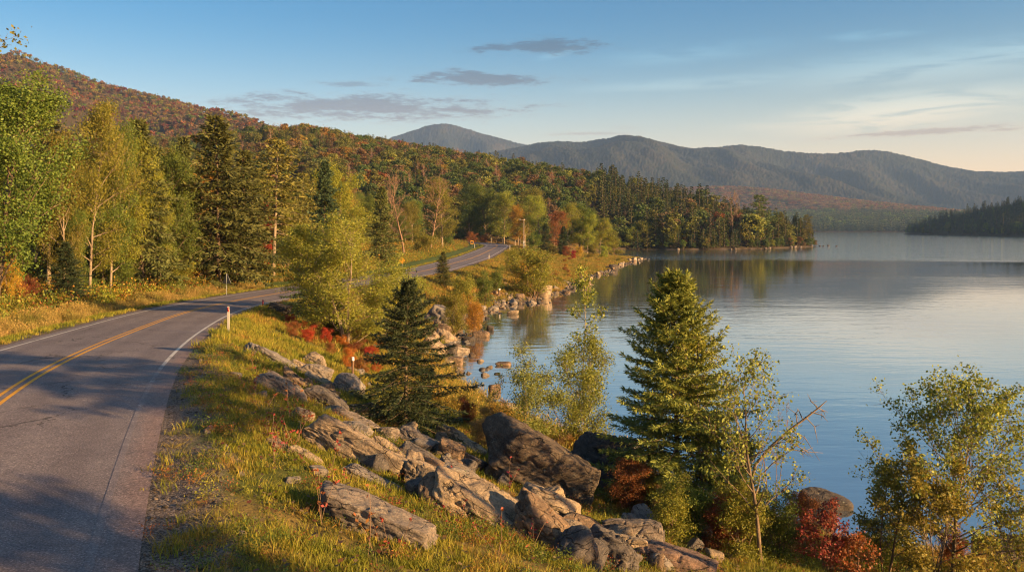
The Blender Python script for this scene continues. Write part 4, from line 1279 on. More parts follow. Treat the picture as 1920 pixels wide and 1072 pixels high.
# dark headland on the far right: the shore rows stand as trees of their own, the rest is one wood
x, y, z, ds_, _ = forest_pts(24000, 1690, 2150, 950, 1650)
k = (x > 560) & (y < 1600); x, y, z, ds_ = x[k], y[k], z[k], ds_[k]; k = thin(x, y, 8.0); x, y, z, ds_ = x[k], y[k], z[k], ds_[k]
o_ = np.argsort(ds_ + 30 * (x / y > .62)); x, y, z = x[o_], y[o_], z[o_]; REST = [[], []]
for i in range(len(x)):
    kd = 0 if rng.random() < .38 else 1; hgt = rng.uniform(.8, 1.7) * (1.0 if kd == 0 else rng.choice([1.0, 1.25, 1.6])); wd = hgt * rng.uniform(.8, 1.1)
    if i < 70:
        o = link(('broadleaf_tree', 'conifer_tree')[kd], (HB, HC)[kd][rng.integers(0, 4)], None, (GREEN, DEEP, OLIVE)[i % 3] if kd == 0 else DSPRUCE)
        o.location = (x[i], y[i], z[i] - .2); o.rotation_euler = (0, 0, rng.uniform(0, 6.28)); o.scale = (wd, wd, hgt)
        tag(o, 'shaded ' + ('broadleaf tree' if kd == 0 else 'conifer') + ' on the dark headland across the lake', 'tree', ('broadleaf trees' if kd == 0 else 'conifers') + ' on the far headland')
    else: REST[kd].append((x[i], y[i], z[i] - .2, wd, hgt, 0))
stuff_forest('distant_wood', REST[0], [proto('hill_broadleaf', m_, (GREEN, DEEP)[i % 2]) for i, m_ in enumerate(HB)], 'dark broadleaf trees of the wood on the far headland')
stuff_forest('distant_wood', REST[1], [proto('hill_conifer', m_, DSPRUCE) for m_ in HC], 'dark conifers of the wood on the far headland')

# ------------------------------------------------------------------ roadside wood on the inland side, tree by tree
# kind, column, base row or None, distance if the base is hidden, top row, colour, width factor, label
WOOD = [
 ('broadleaf', -8, None, 52, 170, GREEN, 1.05, 'tall dark green maple with a full crown beside the road, leftmost big tree'),
 ('pine', 92, 556, None, 228, GSPRUCE, 1.05, 'thin pine with a bare lower trunk beside the dark green maple'),
 ('birch', 168, None, 64, 212, OLIVE, .8, 'airy olive birch with thin leaves right of the tall bare-trunked pine'),
 ('birch', 232, None, 66, 270, LIME, .85, 'bright yellow green birch between the airy birch and the big spruce'),
 ('birch', 262, 548, None, 318, GREEN, .85, 'leaning green birch with a pale trunk at the edge of the straw grass'),
 ('broadleaf', 318, None, 66, 298, GREEN, .9, 'round green tree just left of the biggest spruce'),
 ('birch', 190, 556, None, 345, OLIVE, .7, 'slender birch with slanting pale trunk rising from straw grass'),
 ('spruce', 268, None, 82, 229, SPRUCE, .9, 'dark spruce top standing above the yellow green birches'),
 ('spruce', 338, None, 98, 262, SPRUCE, .8, 'small pointed spruce tip just left of the biggest spruce'),
 ('spruce', 409, 543, None, 222, SPRUCE, 1.2, 'biggest dark spruce with a thick trunk beside the triangular sign'),
 ('spruce', 462, None, 78, 286, SPRUCE, 1.1, 'broad spruce directly right of the biggest spruce'),
 ('pine', 512, None, 82, 262, GSPRUCE, 1.2, 'tall golden lit spruce right of the big spruce pair'),
 ('pine', 564, 508, None, 325, GSPRUCE, 1.05, 'pine with a long bare trunk behind the roadside birch'),
 ('spruce', 606, None, 112, 306, DSPRUCE, .8, 'narrow dark spruce behind the bright green broadleaf tree'),
 ('broadleaf', 648, None, 112, 325, LIME, 1.15, 'bright lime green tree with forked pale limbs behind the roadside birch'),
 ('spruce', 715, None, 138, 352, SPRUCE, .95, 'spruce with a bare spiky tree above it near the yellow sign'),
 ('bare', 722, None, 150, 338, RUST, .8, 'leafless tree poking up behind the spruce near the yellow sign'),
 ('bare', 758, None, 168, 345, RUST, 1.0, 'leafless forked tree at the edge of the lawn, left one of two'),
 ('bare', 806, None, 172, 348, RUST, 1.25, 'wide leafless tree at the edge of the lawn, right one of two'),
 ('birch', 830, None, 235, 340, OLIVE, 1.2, 'olive tree right behind the two leafless trees'),
 ('broadleaf', 880, None, 345, 362, DEEP, 1.15, 'dark green rounded tree above the far road bend'),
 ('broadleaf', 912, None, 352, 352, GREEN, 1.2, 'large green tree behind the red and white sign'),
 ('birch', 945, None, 345, 365, LIME, 1.3, 'yellow green tree above the outside of the far bend'),
 ('birch', 985, None, 330, 360, OLIVE, 1.3, 'olive tree behind the utility pole'),
 ('broadleaf', 14, None, 50, 445, GOLD, .75, 'small yellow tree at the left edge above red bushes'),
 ('thicket', 30, None, 52, 520, RUST, 1.0, 'russet bush at the left edge by the road'),
 ('thicket', 62, None, 52, 520, (.17, .07, .03), .8, 'red leaved bush under the thin pine'),
 ('spruce', 130, None, 56, 455, DSPRUCE, 1.3, 'small dark spruce low between the pine and the slanting birch'),
 ('thicket', 225, None, 66, 485, GREEN, 1.1, 'green bush behind the slanting pale birch trunks'),
 ('thicket', 330, None, 72, 470, OLIVE, 1.3, 'olive bush under the round green tree'),
 ('thicket', 352, None, 69, 478, ORANGE, .6, 'small orange maple sapling against the big spruce'),
 ('thicket', 356, None, 71, 462, RED, .5, 'small red maple sapling against the big spruce'),
 ('thicket', 490, None, 80, 470, GREEN, 1.3, 'rounded dark green bush right of the triangular sign'),
 ('thicket', 535, None, 86, 450, OLIVE, 1.1, 'olive bush left of the long bare pine trunk'),
 ('birch', 500, None, 92, 385, RED, .55, 'narrow red maple between the two golden lit conifers'),
 ('birch', 120, None, 66, 262, OLIVE, .7, 'slim olive birch between the tall pine and the airy birch'),
 ('birch', 205, None, 72, 238, GREEN, .75, 'slim dark green birch behind the slanting pale birch'),
 ('birch', 288, None, 70, 330, LIME, .6, 'slim lime birch left of the round green tree'),
 ('birch', 345, None, 74, 330, OLIVE, .6, 'slim olive birch touching the left side of the biggest spruce'),
 ('birch', 140, None, 58, 400, GREEN, .7, 'young green birch low between pine and slanting birch'),
 ('birch', 232, None, 58, 410, OLIVE, .7, 'young olive birch low right of the slanting birch'),
 ('birch', 300, None, 64, 420, GREEN, .75, 'young green birch low at the edge of the straw grass'),
 ('birch', 470, None, 84, 400, OLIVE, .7, 'young olive birch right of the triangular sign'),
 ('birch', 540, None, 92, 400, LIME, .7, 'young lime birch left of the bare trunked pine'),
 ('thicket', 790, None, 178, 430, OLIVE, 1.4, 'olive bush at the foot of the two leafless trees'),
 ('thicket', 842, None, 195, 438, GREEN, 1.0, 'green bush at the right end of the straw grass by the lawn'),
 ('thicket', 885, None, 335, 436, RUST, 1.5, 'russet bush left of two beside the red and white sign'),
 ('thicket', 905, None, 338, 436, RUST, 1.4, 'russet bush right of two beside the red and white sign'),
]
def clear_of_road(px, Y, gap):
    while True:
        x_ = (px - 960) / FPX * Y; _, a_ = ground(x_, Y, True)
        if a_['dr'][0] > gap or not a_['left'][0] or Y > 400: return Y
        Y *= 1.02


for kd, px, base, Y, top, c_, wd, lb in WOOD:
    if base is not None: _, Y, _z = hit(px, base); base = None
    Y = clear_of_road(px, Y, 10.2 if kd in ('pine', 'spruce') else 12.6)
    place(kd, px, base=base, Y=Y, top=top, color=c_, wide=wd, label=lb, group='trees of the roadside wood')
# the deeper rows of the wood fill the gaps behind
fill = [('birch', OLIVE, 'olive birch in the deeper rows of the roadside wood'), ('broadleaf', GREEN, 'green broadleaf tree in the deeper rows of the roadside wood'), ('spruce', SPRUCE, 'spruce in the deeper rows of the roadside wood'),
        ('broadleaf', OLIVE, 'olive broadleaf tree in the deeper rows of the roadside wood'), ('birch', LIME, 'lime green birch in the deeper rows of the roadside wood'), ('pine', GSPRUCE, 'pine in the deeper rows of the roadside wood'),
        ('birch', GOLD, 'golden birch in the deeper rows of the roadside wood'), ('bare', RUST, 'leafless tree in the deeper rows of the roadside wood')]
x, y = cloud_pts(2600, -190, -20, 40, 345); z, a = ground(x, y, True)
k = a['left'] & (a['dr'] > 15.5) & (a['dr'] < 110) & (np.abs(x / y) < .68) & ~((y > 95) & (y < 320) & (a['dr'] < 26)); x, y, z, ddr = x[k], y[k], z[k], a['dr'][k]
k = thin(x, y, 8.2); x, y, z, ddr = x[k], y[k], z[k], ddr[k]
for i in range(len(x)):
    kd, c_, lb = fill[rng.choice(len(fill), p=[.2, .18, .2, .12, .1, .1, .04, .06])]
    pxi = x[i] / y[i] * FPX + 960
    cap_row = np.interp(pxi, [0, 100, 200, 260, 420, 600, 700, 860, 960], [170, 230, 255, 290, 290, 335, 370, 372, 380]) + 10
    Hm = CAMZ + (HOR - cap_row) * y[i] / FPX - z[i]
    Hh_ = min(rng.uniform(8, 15), Hm)
    if Hh_ < 3: continue
    plant(kd, x[i], y[i], H=Hh_, color=c_, wide=rng.uniform(.9, 1.25), label=lb, group=lb.split(' in the')[0] + 's deep in the roadside wood')
# bushes along the edge of the wood
x, y = cloud_pts(1500, -75, -14, 34, 330); z, a = ground(x, y, True)
k = a['left'] & (a['dr'] > 12.2) & (a['dr'] < 19) & ~((y > 95) & (y < 320) & (a['dr'] < 24)) & (np.abs(x / y) < .66); x, y = x[k], y[k]; k = thin(x, y, 4.2); x, y = x[k], y[k]
BC = [(OLIVE, 'olive'), (GREEN, 'green'), (RUST, 'russet'), (GREEN, 'green'), (LIME, 'lime green'), (RED, 'red'), (GOLD, 'golden')]
for i in range(len(x)):
    c_, nm = BC[rng.integers(0, 7)]
    plant('thicket', x[i], y[i], H=rng.uniform(1.6, 3.6), color=c_, wide=rng.uniform(.9, 1.4), label=nm + ' bush along the edge of the roadside wood', group=nm + ' bushes edging the roadside wood')

# trees on the small wooded point between the road bend and the cove
POINT = [('birch', 1010, 300, 372, LIME, 1.3), ('spruce', 1022, 262, 420, DSPRUCE, 1.25), ('birch', 1040, 268, 400, RUST, 1.3), ('birch', 1062, 285, 385, OLIVE, 1.4), ('spruce', 1054, 255, 425, DSPRUCE, 1.2), ('broadleaf', 1088, 292, 392, GREEN, 1.2),
         ('birch', 1100, 280, 405, LIME, 1.3), ('birch', 1125, 285, 412, OLIVE, 1.4), ('birch', 1140, 288, 418, LIME, 1.3), ('thicket', 1150, 290, 440, OLIVE, 1.5), ('thicket', 1035, 248, 455, OLIVE, 1.2), ('thicket', 1062, 246, 462, RUST, 1.3),
         ('thicket', 1085, 250, 462, GOLD, 1.2), ('thicket', 1110, 255, 458, OLIVE, 1.3), ('birch', 972, 330, 388, GOLD, 1.2), ('thicket', 1000, 245, 440, GREEN, 1.2), ('thicket', 1132, 262, 462, LIME, 1.2), ('thicket', 1075, 236, 470, RED, .9)]
PN = ['yellow green birch right of the utility pole', 'dark spruce low right of the utility pole', 'bare orange topped birch above the dark spruce', 'olive birch in the middle of the wooded point', 'second dark spruce on the wooded point, right of the first',
      'green broadleaf tree at the back of the wooded point', 'lime green birch over the cove shore', 'olive birch over the tip of the wooded point', 'lime green birch at the tip of the wooded point', 'rounded olive bush at the very tip of the wooded point',
      'olive bush on the bank below the utility pole', 'russet bush on the bank below the dark spruces', 'golden bush above the cove rocks', 'olive bush above the cove rocks', 'golden birch behind the utility pole', 'green bush at the foot of the utility pole',
      'lime green bush near the tip of the wooded point', 'red bush on the bank above the riprap']
for (kd, px, Y, top, c_, wd), lb in zip(POINT, PN):
    place(kd, px, Y=Y, top=top, color=c_, wide=wd, label=lb, group='trees of the small wooded point')
# shrubs along the front of the peninsula, and marked trees on it
for px, Y, top, c_, lb in [(1178, 412, 428, LIME, 'rounded yellow green shrub at the inner end of the peninsula shore'), (1205, 414, 418, OLIVE, 'tall olive shrub second along the peninsula shore'), (1232, 416, 442, OLIVE, 'low olive shrub between the tall ones on the peninsula shore'),
                           (1262, 414, 424, LIME, 'broad yellow green shrub on the middle of the peninsula shore'), (1285, 412, 445, RUST, 'low russet shrub on the peninsula shore'), (1362, 416, 448, LIME, 'low lime shrub under the red maple'), (1455, 446, 445, GOLD, 'golden shrub near the peninsula tip')]:
    place('thicket', px, Y=Y, top=top, color=c_, wide=1.25, label=lb, group='shrubs on the peninsula shore')
for kd, px, Y, top, c_, wd, lb in [('broadleaf', 1385, 428, 405, (.17, .04, .03), 1.1, 'red maple on the peninsula behind pale trunks'), ('bare', 1372, 424, 372, RUST, .9, 'pale leafless tree in front of the red maple'), ('bare', 1388, 426, 370, RUST, .7, 'second pale leafless tree in front of the red maple'),
                                   ('pine', 1425, 440, 366, GREEN, 1.6, 'flat topped tall pine on the peninsula'), ('bare', 1440, 446, 388, RUST, .9, 'leafless tree right of the flat topped pine'), ('spruce', 1465, 455, 398, GSPRUCE, 1.0, 'lit spruce right of the leafless peninsula trees'),
                                   ('spruce', 1490, 466, 405, DSPRUCE, 1.0, 'dark spruce second from the peninsula tip'), ('spruce', 1500, 469, 412, SPRUCE, .9, 'spruce beside the outermost tree of the peninsula'), ('pine', 1513, 471, 403, GSPRUCE, 1.3, 'outermost leaning spruce at the peninsula tip')]:
    place(kd, px, Y=Y, top=top, color=c_, wide=wd, label=lb, group='marked trees of the peninsula')

# undergrowth and young conifers down to the waterline of the peninsula
pen = sh[(sh[:, 1] > 398) & (sh[:, 1] < 474) & (sh[:, 0] > 48)]
for i in range(0, 150):
    j = rng.integers(0, len(pen)); q_ = rng.uniform(1.5, 11) if i % 3 else rng.uniform(.8, 3)
    X, Y = pen[j, 0] - .35 * q_ + rng.normal() * .8, pen[j, 1] + q_
    z, a_ = ground(X, Y, True)
    if a_['ins'][0]: continue
    if rng.random() < .4:
        o = link('young_conifer', HC[rng.integers(0, 4)], None, (DSPRUCE, SPRUCE, GSPRUCE)[i % 3]); h_ = rng.uniform(.4, .95); wd_ = h_ * 1.1
        tag(o, 'young conifer standing at the waterline of the peninsula', 'tree', 'young conifers on the peninsula shore')
    else:
        nm, c_ = [('green', GREEN), ('olive', OLIVE), ('dark green', DEEP), ('russet', BROWNLEAF)][rng.integers(0, 4)]
        o = link('waterside_bush', HB[rng.integers(0, 6)], None, c_); h_ = rng.uniform(.28, .55); wd_ = h_ * 1.35
        tag(o, nm + ' bush crowding the waterline of the peninsula', 'shrub', nm + ' bushes on the peninsula waterline')
    o.location = (X, Y, float(z[0]) - .5 * h_); o.rotation_euler = (0, 0, rng.uniform(0, 6.28)); o.scale = (wd_, wd_, h_)

# ------------------------------------------------------------------ bushes on the far bank of the road
BANK = [(1000, 120, 470, OLIVE, 1.4, 'yellow olive bush high on the road bank above the riprap'), (985, 130, 480, GOLD, 1.2, 'golden bush on the road bank left of the riprap'), (1015, 140, 492, LIME, 1.3, 'lime bush on the bank beside the riprap'),
        (870, 95, 520, OLIVE, 1.0, 'olive bush beside the young roadside spruce'), (905, 105, 508, GREEN, .8, 'low green bush on the bank under the road edge'), (930, 118, 500, GREEN, .8, 'second low green bush on the bank under the road edge'),
        (890, 82, 552, GOLD, .7, 'golden low bush in tan grass near the shore posts'), (850, 78, 548, OLIVE, .8, 'low olive bush in the tan grass'), (960, 150, 470, OLIVE, 1.0, 'dark olive bush below the bend of the road')]
for px, Y, top, c_, wd, lb in BANK:
    place('thicket', px, Y=Y, top=top, color=c_, wide=wd, label=lb, group='bushes on the far road bank')
x, y = cloud_pts(900, -14, 36, 62, 270); z, a = ground(x, y, True)
k = (~a['left']) & (a['dr'] > 8) & (a['dr'] < 40) & (a['ds'] > 2.5) & (~a['ins']); x, y = x[k], y[k]; k = thin(x, y, 8.5); x, y = x[k], y[k]
for i in range(len(x)):
    c_, nm = [(OLIVE, 'olive'), (GOLD, 'golden'), (RUST, 'russet'), (LIME, 'lime')][rng.integers(0, 4)]
    plant('thicket', x[i], y[i], H=rng.uniform(.5, 1.2), color=c_, wide=rng.uniform(1.2, 2.2), label='low ' + nm + ' scrub bush in the dry grass of the road bank', group=nm + ' scrub on the road bank')
# ------------------------------------------------------------------ rocks
GREY = (.23, .20, .18); DGREY = (.13, .12, .12); TANR = (.33, .265, .195); BROWN = (.22, .16, .115); PALE = (.38, .32, .26); BLACK = (.085, .075, .07); REDR = (.22, .155, .13); LGREY = (.25, .23, .22)
seed = 0


def boulder(px, py, L, T, ang, color, label, depth=.56, sink=.28, planes=9, rough=.05, sharp=22, water=False, toward=.35, group=None, sub=5, zfix=None, bulge=1.0):
    """a stone whose outline in the photo is L pixels long and T pixels thick, its long axis ang degrees below level"""
    global seed
    seed += 1
    X, Y, z = hit(px, py + T * .28)
    k = Y / FPX; l, t_ = L * k * 1.04, T * k * 1.24 * bulge
    d = max(depth * l, t_ * .9) if depth <= 1 else depth * k
    me = rock_mesh((l, d, t_), sub, seed * 7 + 3, planes, sharp, rough)
    o = link('rock', me, None, color)
    a = R(ang)
    ax = Vector((math.cos(a), -toward * math.cos(a), -math.sin(a))).normalized()
    g = 0.8; nx = -(gz(X + g, Y) - gz(X - g, Y)) / (2 * g); ny = -(gz(X, Y + g) - gz(X, Y - g)) / (2 * g)
    up = Vector((nx * .5, ny * .5, 1)); up = (up - ax * up.dot(ax)).normalized()
    if water: up = (Vector((0, 0, 1)) - ax * ax.z).normalized()
    yv = up.cross(ax)
    o.matrix_world = Matrix.Translation((X, Y, max(z, -.05) + t_ * (.5 - sink) if zfix is None else zfix)) @ Matrix((ax, yv, up)).transposed().to_4x4()
    tag(o, label, 'rock', group)
    return o


BANKROCKS = [
 (522, 581, 36, 18, 12, BLACK, 'dark boulder at the road edge beyond the red topped post', {}),
 (506, 672, 108, 22, 24, LGREY, 'long pale layered slab highest on the bank below the road', dict(depth=.3, rough=.07)),
 (588, 681, 42, 28, 20, TANR, 'blocky tan rock with dark top at the end of the highest slab', {}),
 (561, 689, 38, 17, 26, TANR, 'small sunlit tan block touching the highest slab', {}),
 (594, 704, 56, 30, 27, GREY, 'grey wedge rock above the thin tan slab', {}),
 (608, 722, 96, 13, 30, TANR, 'thin tan slab running down beside the grey wedge', dict(depth=.3)),
 (651, 728, 58, 40, 38, LGREY, 'large pale grey block against the left side of the dark young spruce', {}),
 (528, 730, 110, 36, 26, GREY, 'long blunt grey slab in shade with an orange broken end', dict(depth=.38, rough=.06)),
 (557, 721, 62, 20, 30, BROWN, 'narrow brown slab lying just above the blunt grey slab', dict(depth=.35)),
 (615, 757, 76, 34, 28, DGREY, 'dark tilted slab in shadow left of the young spruce', {}),
 (657, 787, 100, 20, 22, GREY, 'flat grey slab in the grass under the young spruce', dict(depth=.4)),
 (668, 842, 245, 46, 25, TANR, 'biggest tan slab with cracked sunlit top in the middle of the bank', dict(depth=.34, rough=.055, planes=7)),
 (667, 806, 58, 26, 14, LGREY, 'rounded light grey rock behind the biggest tan slab', {}),
 (725, 815, 40, 22, 5, GREY, 'small round grey rock right of the rounded light grey one', {}),
 (785, 829, 84, 28, 26, GREY, 'grey slab leaning downhill under the young spruce branches', dict(depth=.45)),
 (860, 830, 92, 26, 30, TANR, 'broken orange tan slab with a shadowed cleft, right of the young spruce', dict(depth=.4, rough=.08)),
 (843, 851, 48, 32, 20, BROWN, 'rounded brown rock below the broken orange slab', {}),
 (785, 858, 80, 24, 25, DGREY, 'dark grey slab between the tan slab and the brown rock', {}),
 (733, 848, 78, 22, 33, TANR, 'tan split slab behind the end of the biggest slab', dict(depth=.4)),
 (868, 892, 105, 22, 32, GREY, 'long narrow grey slab leaning on the boulder pile', dict(depth=.35)),
 (1008, 890, 208, 98, 25, (.13, .105, .085), 'huge dark boulder, the largest stone of the bank', dict(depth=.6, rough=.06, bulge=.95, sink=.2)),
 (1130, 892, 125, 78, 6, DGREY, 'dark grey boulder right of the huge one at the foot of the tall spruce', dict(sink=.2)),
 (693, 897, 115, 18, 22, LGREY, 'flat pale slab half buried in the grass below the biggest slab', dict(depth=.35)),
 (797, 900, 72, 48, 25, TANR, 'tan block at the lower end of the biggest slab', {}),
 (802, 872, 62, 24, 22, BROWN, 'brown rock wedged behind the tan block', {}),
 (705, 975, 235, 56, 17, GREY, 'long grey slab with a blunt square end, lowest in the grass', dict(depth=.36, rough=.05, planes=5)),
 (895, 955, 200, 62, 30, TANR, 'big tan wedge of rock with a dark hollow on its upper end', dict(depth=.5, rough=.07)),
 (937, 945, 60, 34, 25, LGREY, 'grey speckled rock touching the big tan wedge', {}),
 (1027, 955, 112, 52, 22, TANR, 'wide tan boulder under the huge dark one', {}),
 (1018, 996, 108, 66, 34, BROWN, 'brown boulder with a sunlit orange face in front of the wide tan one', dict(rough=.07)),
 (1097, 998, 68, 48, 18, BROWN, 'rounded brown boulder right of the orange faced one', {}),
 (1140, 1045, 118, 62, 18, DGREY, 'rough dark grey boulder at the bottom edge of the picture', dict(rough=.08)),
 (1188, 1000, 108, 42, 4, GREY, 'flat topped grey block left of the thin tree trunks', {}),
 (1171, 1026, 78, 40, 14, TANR, 'tan boulder between the flat topped block and the rough dark boulder', {}),
 (1262, 1052, 150, 40, 11, REDR, 'low reddish brown slab at the bottom edge under the tall spruce', dict(depth=.5)),
 (880, 868, 62, 26, 20, DGREY, 'dark rock in the gap above the long narrow grey slab', {}),
 (573, 857, 70, 16, 22, TANR, 'low tan rock in the grass left of the biggest slab', dict(depth=.5)),
 (520, 838, 60, 15, 20, BROWN, 'half buried flat rock in the gravel edge grass', dict(depth=.5)),
]
for px, py, L, T, an, c_, lb, kw in BANKROCKS:
    boulder(px, py, L, T, an, c_, lb, group='rocks and slabs on the near bank', **kw)
WATERROCKS = [
 (852, 677, 42, 24, 0, BROWN, 'round two toned boulder standing in the water near shore'), (878, 636, 24, 10, 0, BLACK, 'flat black stone in the water off the shore boulders'), (902, 627, 30, 14, 0, BROWN, 'black and tan pair shaped stone out in the shallow water'),
 (919, 616, 13, 11, 0, BLACK, 'small pointed black stone farthest out of the shallow group'), (854, 645, 14, 6, 0, BLACK, 'tiny dark stone between shore and the flat black stone'), (858, 652, 22, 14, 0, BROWN, 'brown stone in the water beside the shore boulders'),
 (962, 586, 18, 10, 0, TANR, 'small tan stone in the water in front of the riprap'), (945, 682, 26, 7, 0, BROWN, 'low brown stone behind the thin yellow sapling'), (932, 700, 11, 4, 0, BLACK, 'tiny flat dark stone in open water'), (928, 729, 24, 17, 0, BROWN, 'brown stone at the water edge left of the aspen bush'),
 (1149, 502, 15, 13, 0, BLACK, 'black round boulder in the cove off the point'), (1098, 532, 20, 13, 0, BROWN, 'tan boulder in the water below the wooded point'), (1545, 937, 92, 30, 4, BLACK, 'long black boulder in the lake behind the red shrub'),
 (1535, 972, 62, 28, 4, BLACK, 'second black boulder just below the long one behind the red shrub'), (1455, 996, 52, 36, 8, TANR, 'tan boulder on the waterline left of the red shrub'), (1490, 1012, 44, 20, 4, BROWN, 'brown boulder on the waterline touching the red shrub'),
 (1890, 1030, 110, 44, 3, BLACK, 'black boulder in the lake at the right edge behind the birch'),
]
for px, py, L, T, an, c_, lb in WATERROCKS:
    boulder(px, py, L, T, an, c_, lb, depth=.7, sink=.36, rough=.045, water=True, sharp=9, toward=.1, sub=4, group='rocks standing in the lake')
for px, py, L, T, an, c_, lb, kw in [(824, 601, 50, 40, 35, LGREY, 'big angular pale block with a dark top on the shore', dict(sharp=22, planes=5)), (827, 622, 34, 26, 10, BROWN, 'brown shore boulder under the angular pale block', {}), (832, 634, 32, 24, 35, TANR, 'pointed tan shore boulder below the brown one', {}),
                                     (842, 657, 26, 17, 0, BLACK, 'dark shore boulder beside the two toned one', {}), (812, 655, 40, 30, 20, TANR, 'tan shore boulder behind the young spruce', {}), (806, 632, 34, 22, 30, TANR, 'tilted tan boulder left of the pointed one', {}),
                                     (1014, 550, 30, 22, 0, TANR, 'smooth tan boulder at the end of the riprap', {}), (912, 757, 105, 11, 0, PALE, 'pale flat ledge of rock at the water edge', dict(depth=.6, sink=.45, rough=.03))]:
    boulder(px, py, L, T, an, c_, lb, sub=4, group='boulders on the shore', **kw)

RLIB = [rock_mesh((1.0, .75, .62), 3, 900 + i, 9, 13, .06) for i in range(10)]


def small_rock(x, y, s, color, label, group, up=.12):
    z = max(gz(x, y), -.12)
    o = link('rock', RLIB[random.randrange(10)], None, color)
    o.location = (x, y, z + s * up); o.rotation_euler = (rng.uniform(-.5, .5), rng.uniform(-.5, .5), rng.uniform(0, 6.28)); o.scale = (s, s * rng.uniform(.8, 1.1), s * rng.uniform(.8, 1.15))
    tag(o, label, 'rock', group)


RC = [(DGREY, 'dark'), (LGREY, 'pale grey'), (TANR, 'tan'), (PALE, 'pale'), (BROWN, 'brown')]
nrm = np.stack([dtan[:, 1], -dtan[:, 0]], 1)
n_rip = 0
cand = []
for i in range(len(sh)):
    x0, y0 = sh[i]
    if not (55 < y0 < 284): continue
    dens = 1.0 if 98 < y0 < 160 else (.8 if y0 > 215 else .55)
    for q in range(3):
        if rng.random() > dens: continue
        o_ = -abs(rng.normal()) * (1.9 if 98 < y0 < 160 else .8) + .5
        cand.append((x0 + nrm[i, 0] * -o_ * -1 + rng.normal() * .5, y0 + nrm[i, 1] * o_ + rng.normal() * .7, y0))
for px0, px1, py0, py1, n in [(905, 1010, 538, 572, 46), (960, 1040, 478, 516, 26), (930, 1000, 520, 545, 16)]:
    for _ in range(n):
        X, Y, _z = hit(rng.uniform(px0, px1), rng.uniform(py0, py1)); cand.append((X, Y, Y))
rng.shuffle(cand)
cand = np.array(cand)[:, :2]
cand = cand[np.argsort(cand[:, 1])]
for X, Y in cand[::4][:76]:
    c_, nm = RC[rng.integers(0, 5)]
    small_rock(X, Y, rng.uniform(.6, 1.35) * (1.25 if Y > 180 else 1), c_, nm + ' angular stone of the riprap along the shore', nm + ' riprap stones')
rub = np.repeat(cand, 4, 0) + rng.normal(size=(len(cand) * 4, 2)) * 1.1
rz_ = np.maximum(ground(rub[:, 0], rub[:, 1]), -.1)
scatter('rubble', np.stack([rub[:, 0], rub[:, 1], rz_ + .03], 1), rng.uniform(0, 6.28, len(rub)), rng.uniform(.25, .7, len(rub)), [proto('rubble_stone', RLIB[i], tuple(.62 * k for k in RC[i % 5][0])) for i in range(10)], 'broken stone rubble filling the shore between the larger stones', tilt=rng.uniform(-.5, .5, (len(rub), 2)))
for _ in range(160):
    i = rng.integers(0, len(sh)); x0, y0 = sh[i]
    if 398 < y0 < 475 and x0 > 60: small_rock(x0 - .5, y0, rng.uniform(.8, 1.8), GREY, 'pale stone on the peninsula shore', 'stones on the peninsula shore')
for q, (px, py) in enumerate([(1537, 461.5), (1544, 461.8), (1553, 461.6), (1568, 462)]):
    Y = 16000 / (py - HOR); small_rock((px - 960) / FPX * Y, Y, 1.5, BLACK, 'dark stone showing above the lake off the peninsula tip', 'stones off the peninsula tip')
# smaller stones between the slabs
for px0, px1, py0, py1, n, s0, s1 in [(790, 1110, 870, 1000, 22, .35, .8), (1060, 1340, 985, 1068, 22, .4, .85), (560, 700, 690, 800, 14, .3, .7), (690, 900, 815, 900, 20, .3, .75), (1400, 1500, 985, 1020, 7, .3, .6), (800, 850, 600, 690, 14, .4, .9)]:
    for _ in range(n):
        X, Y, _z = hit(rng.uniform(px0, px1), rng.uniform(py0, py1)); c_, nm = RC[rng.choice([0, 1, 2, 4])]
        small_rock(X, Y, rng.uniform(s0, s1), c_, 'smaller ' + nm + ' stone lying among the slabs of the near bank', nm + ' stones among the slabs', .18)
# little stones in the gravelly grass
for px, py, s in [(392, 808, .13), (452, 890, .1), (505, 700, .16), (445, 707, .2), (490, 745, .22), (600, 888, .25), (388, 812, .1), (455, 1003, .09), (548, 905, .2), (420, 840, .1)]:
    X, Y, _z = hit(px, py); small_rock(X, Y, s * 1.5, LGREY, 'small pale stone lying in the verge grass', 'pale stones in the verge')

# ------------------------------------------------------------------ plants of the near bank, each grown on its own
def own(name, px, py, wood, fol, mats, color, label, cat='tree', rz=0.0, pos=None, wide=1.0):
    X, Y, z = hit(px, py) if pos is None else (*pos, gz(*pos))
    e = empty(name, (X, Y, z - .03), rz, (wide, wide, 1))
    link('trunk', wood.mesh('trunk', [mats[0]], True), e)
    if fol.n: link('crown', fol.mesh('crown', [mats[1]]), e, color)
    tag(e, label, cat)
    return e


def rise(x_, y_, top): return CAMZ + (HOR - top) * y_ / FPX - gz(x_, y_)


def height(px, py, top):
    X, Y, z = hit(px, py); return CAMZ + (HOR - top) * Y / FPX - z, Y


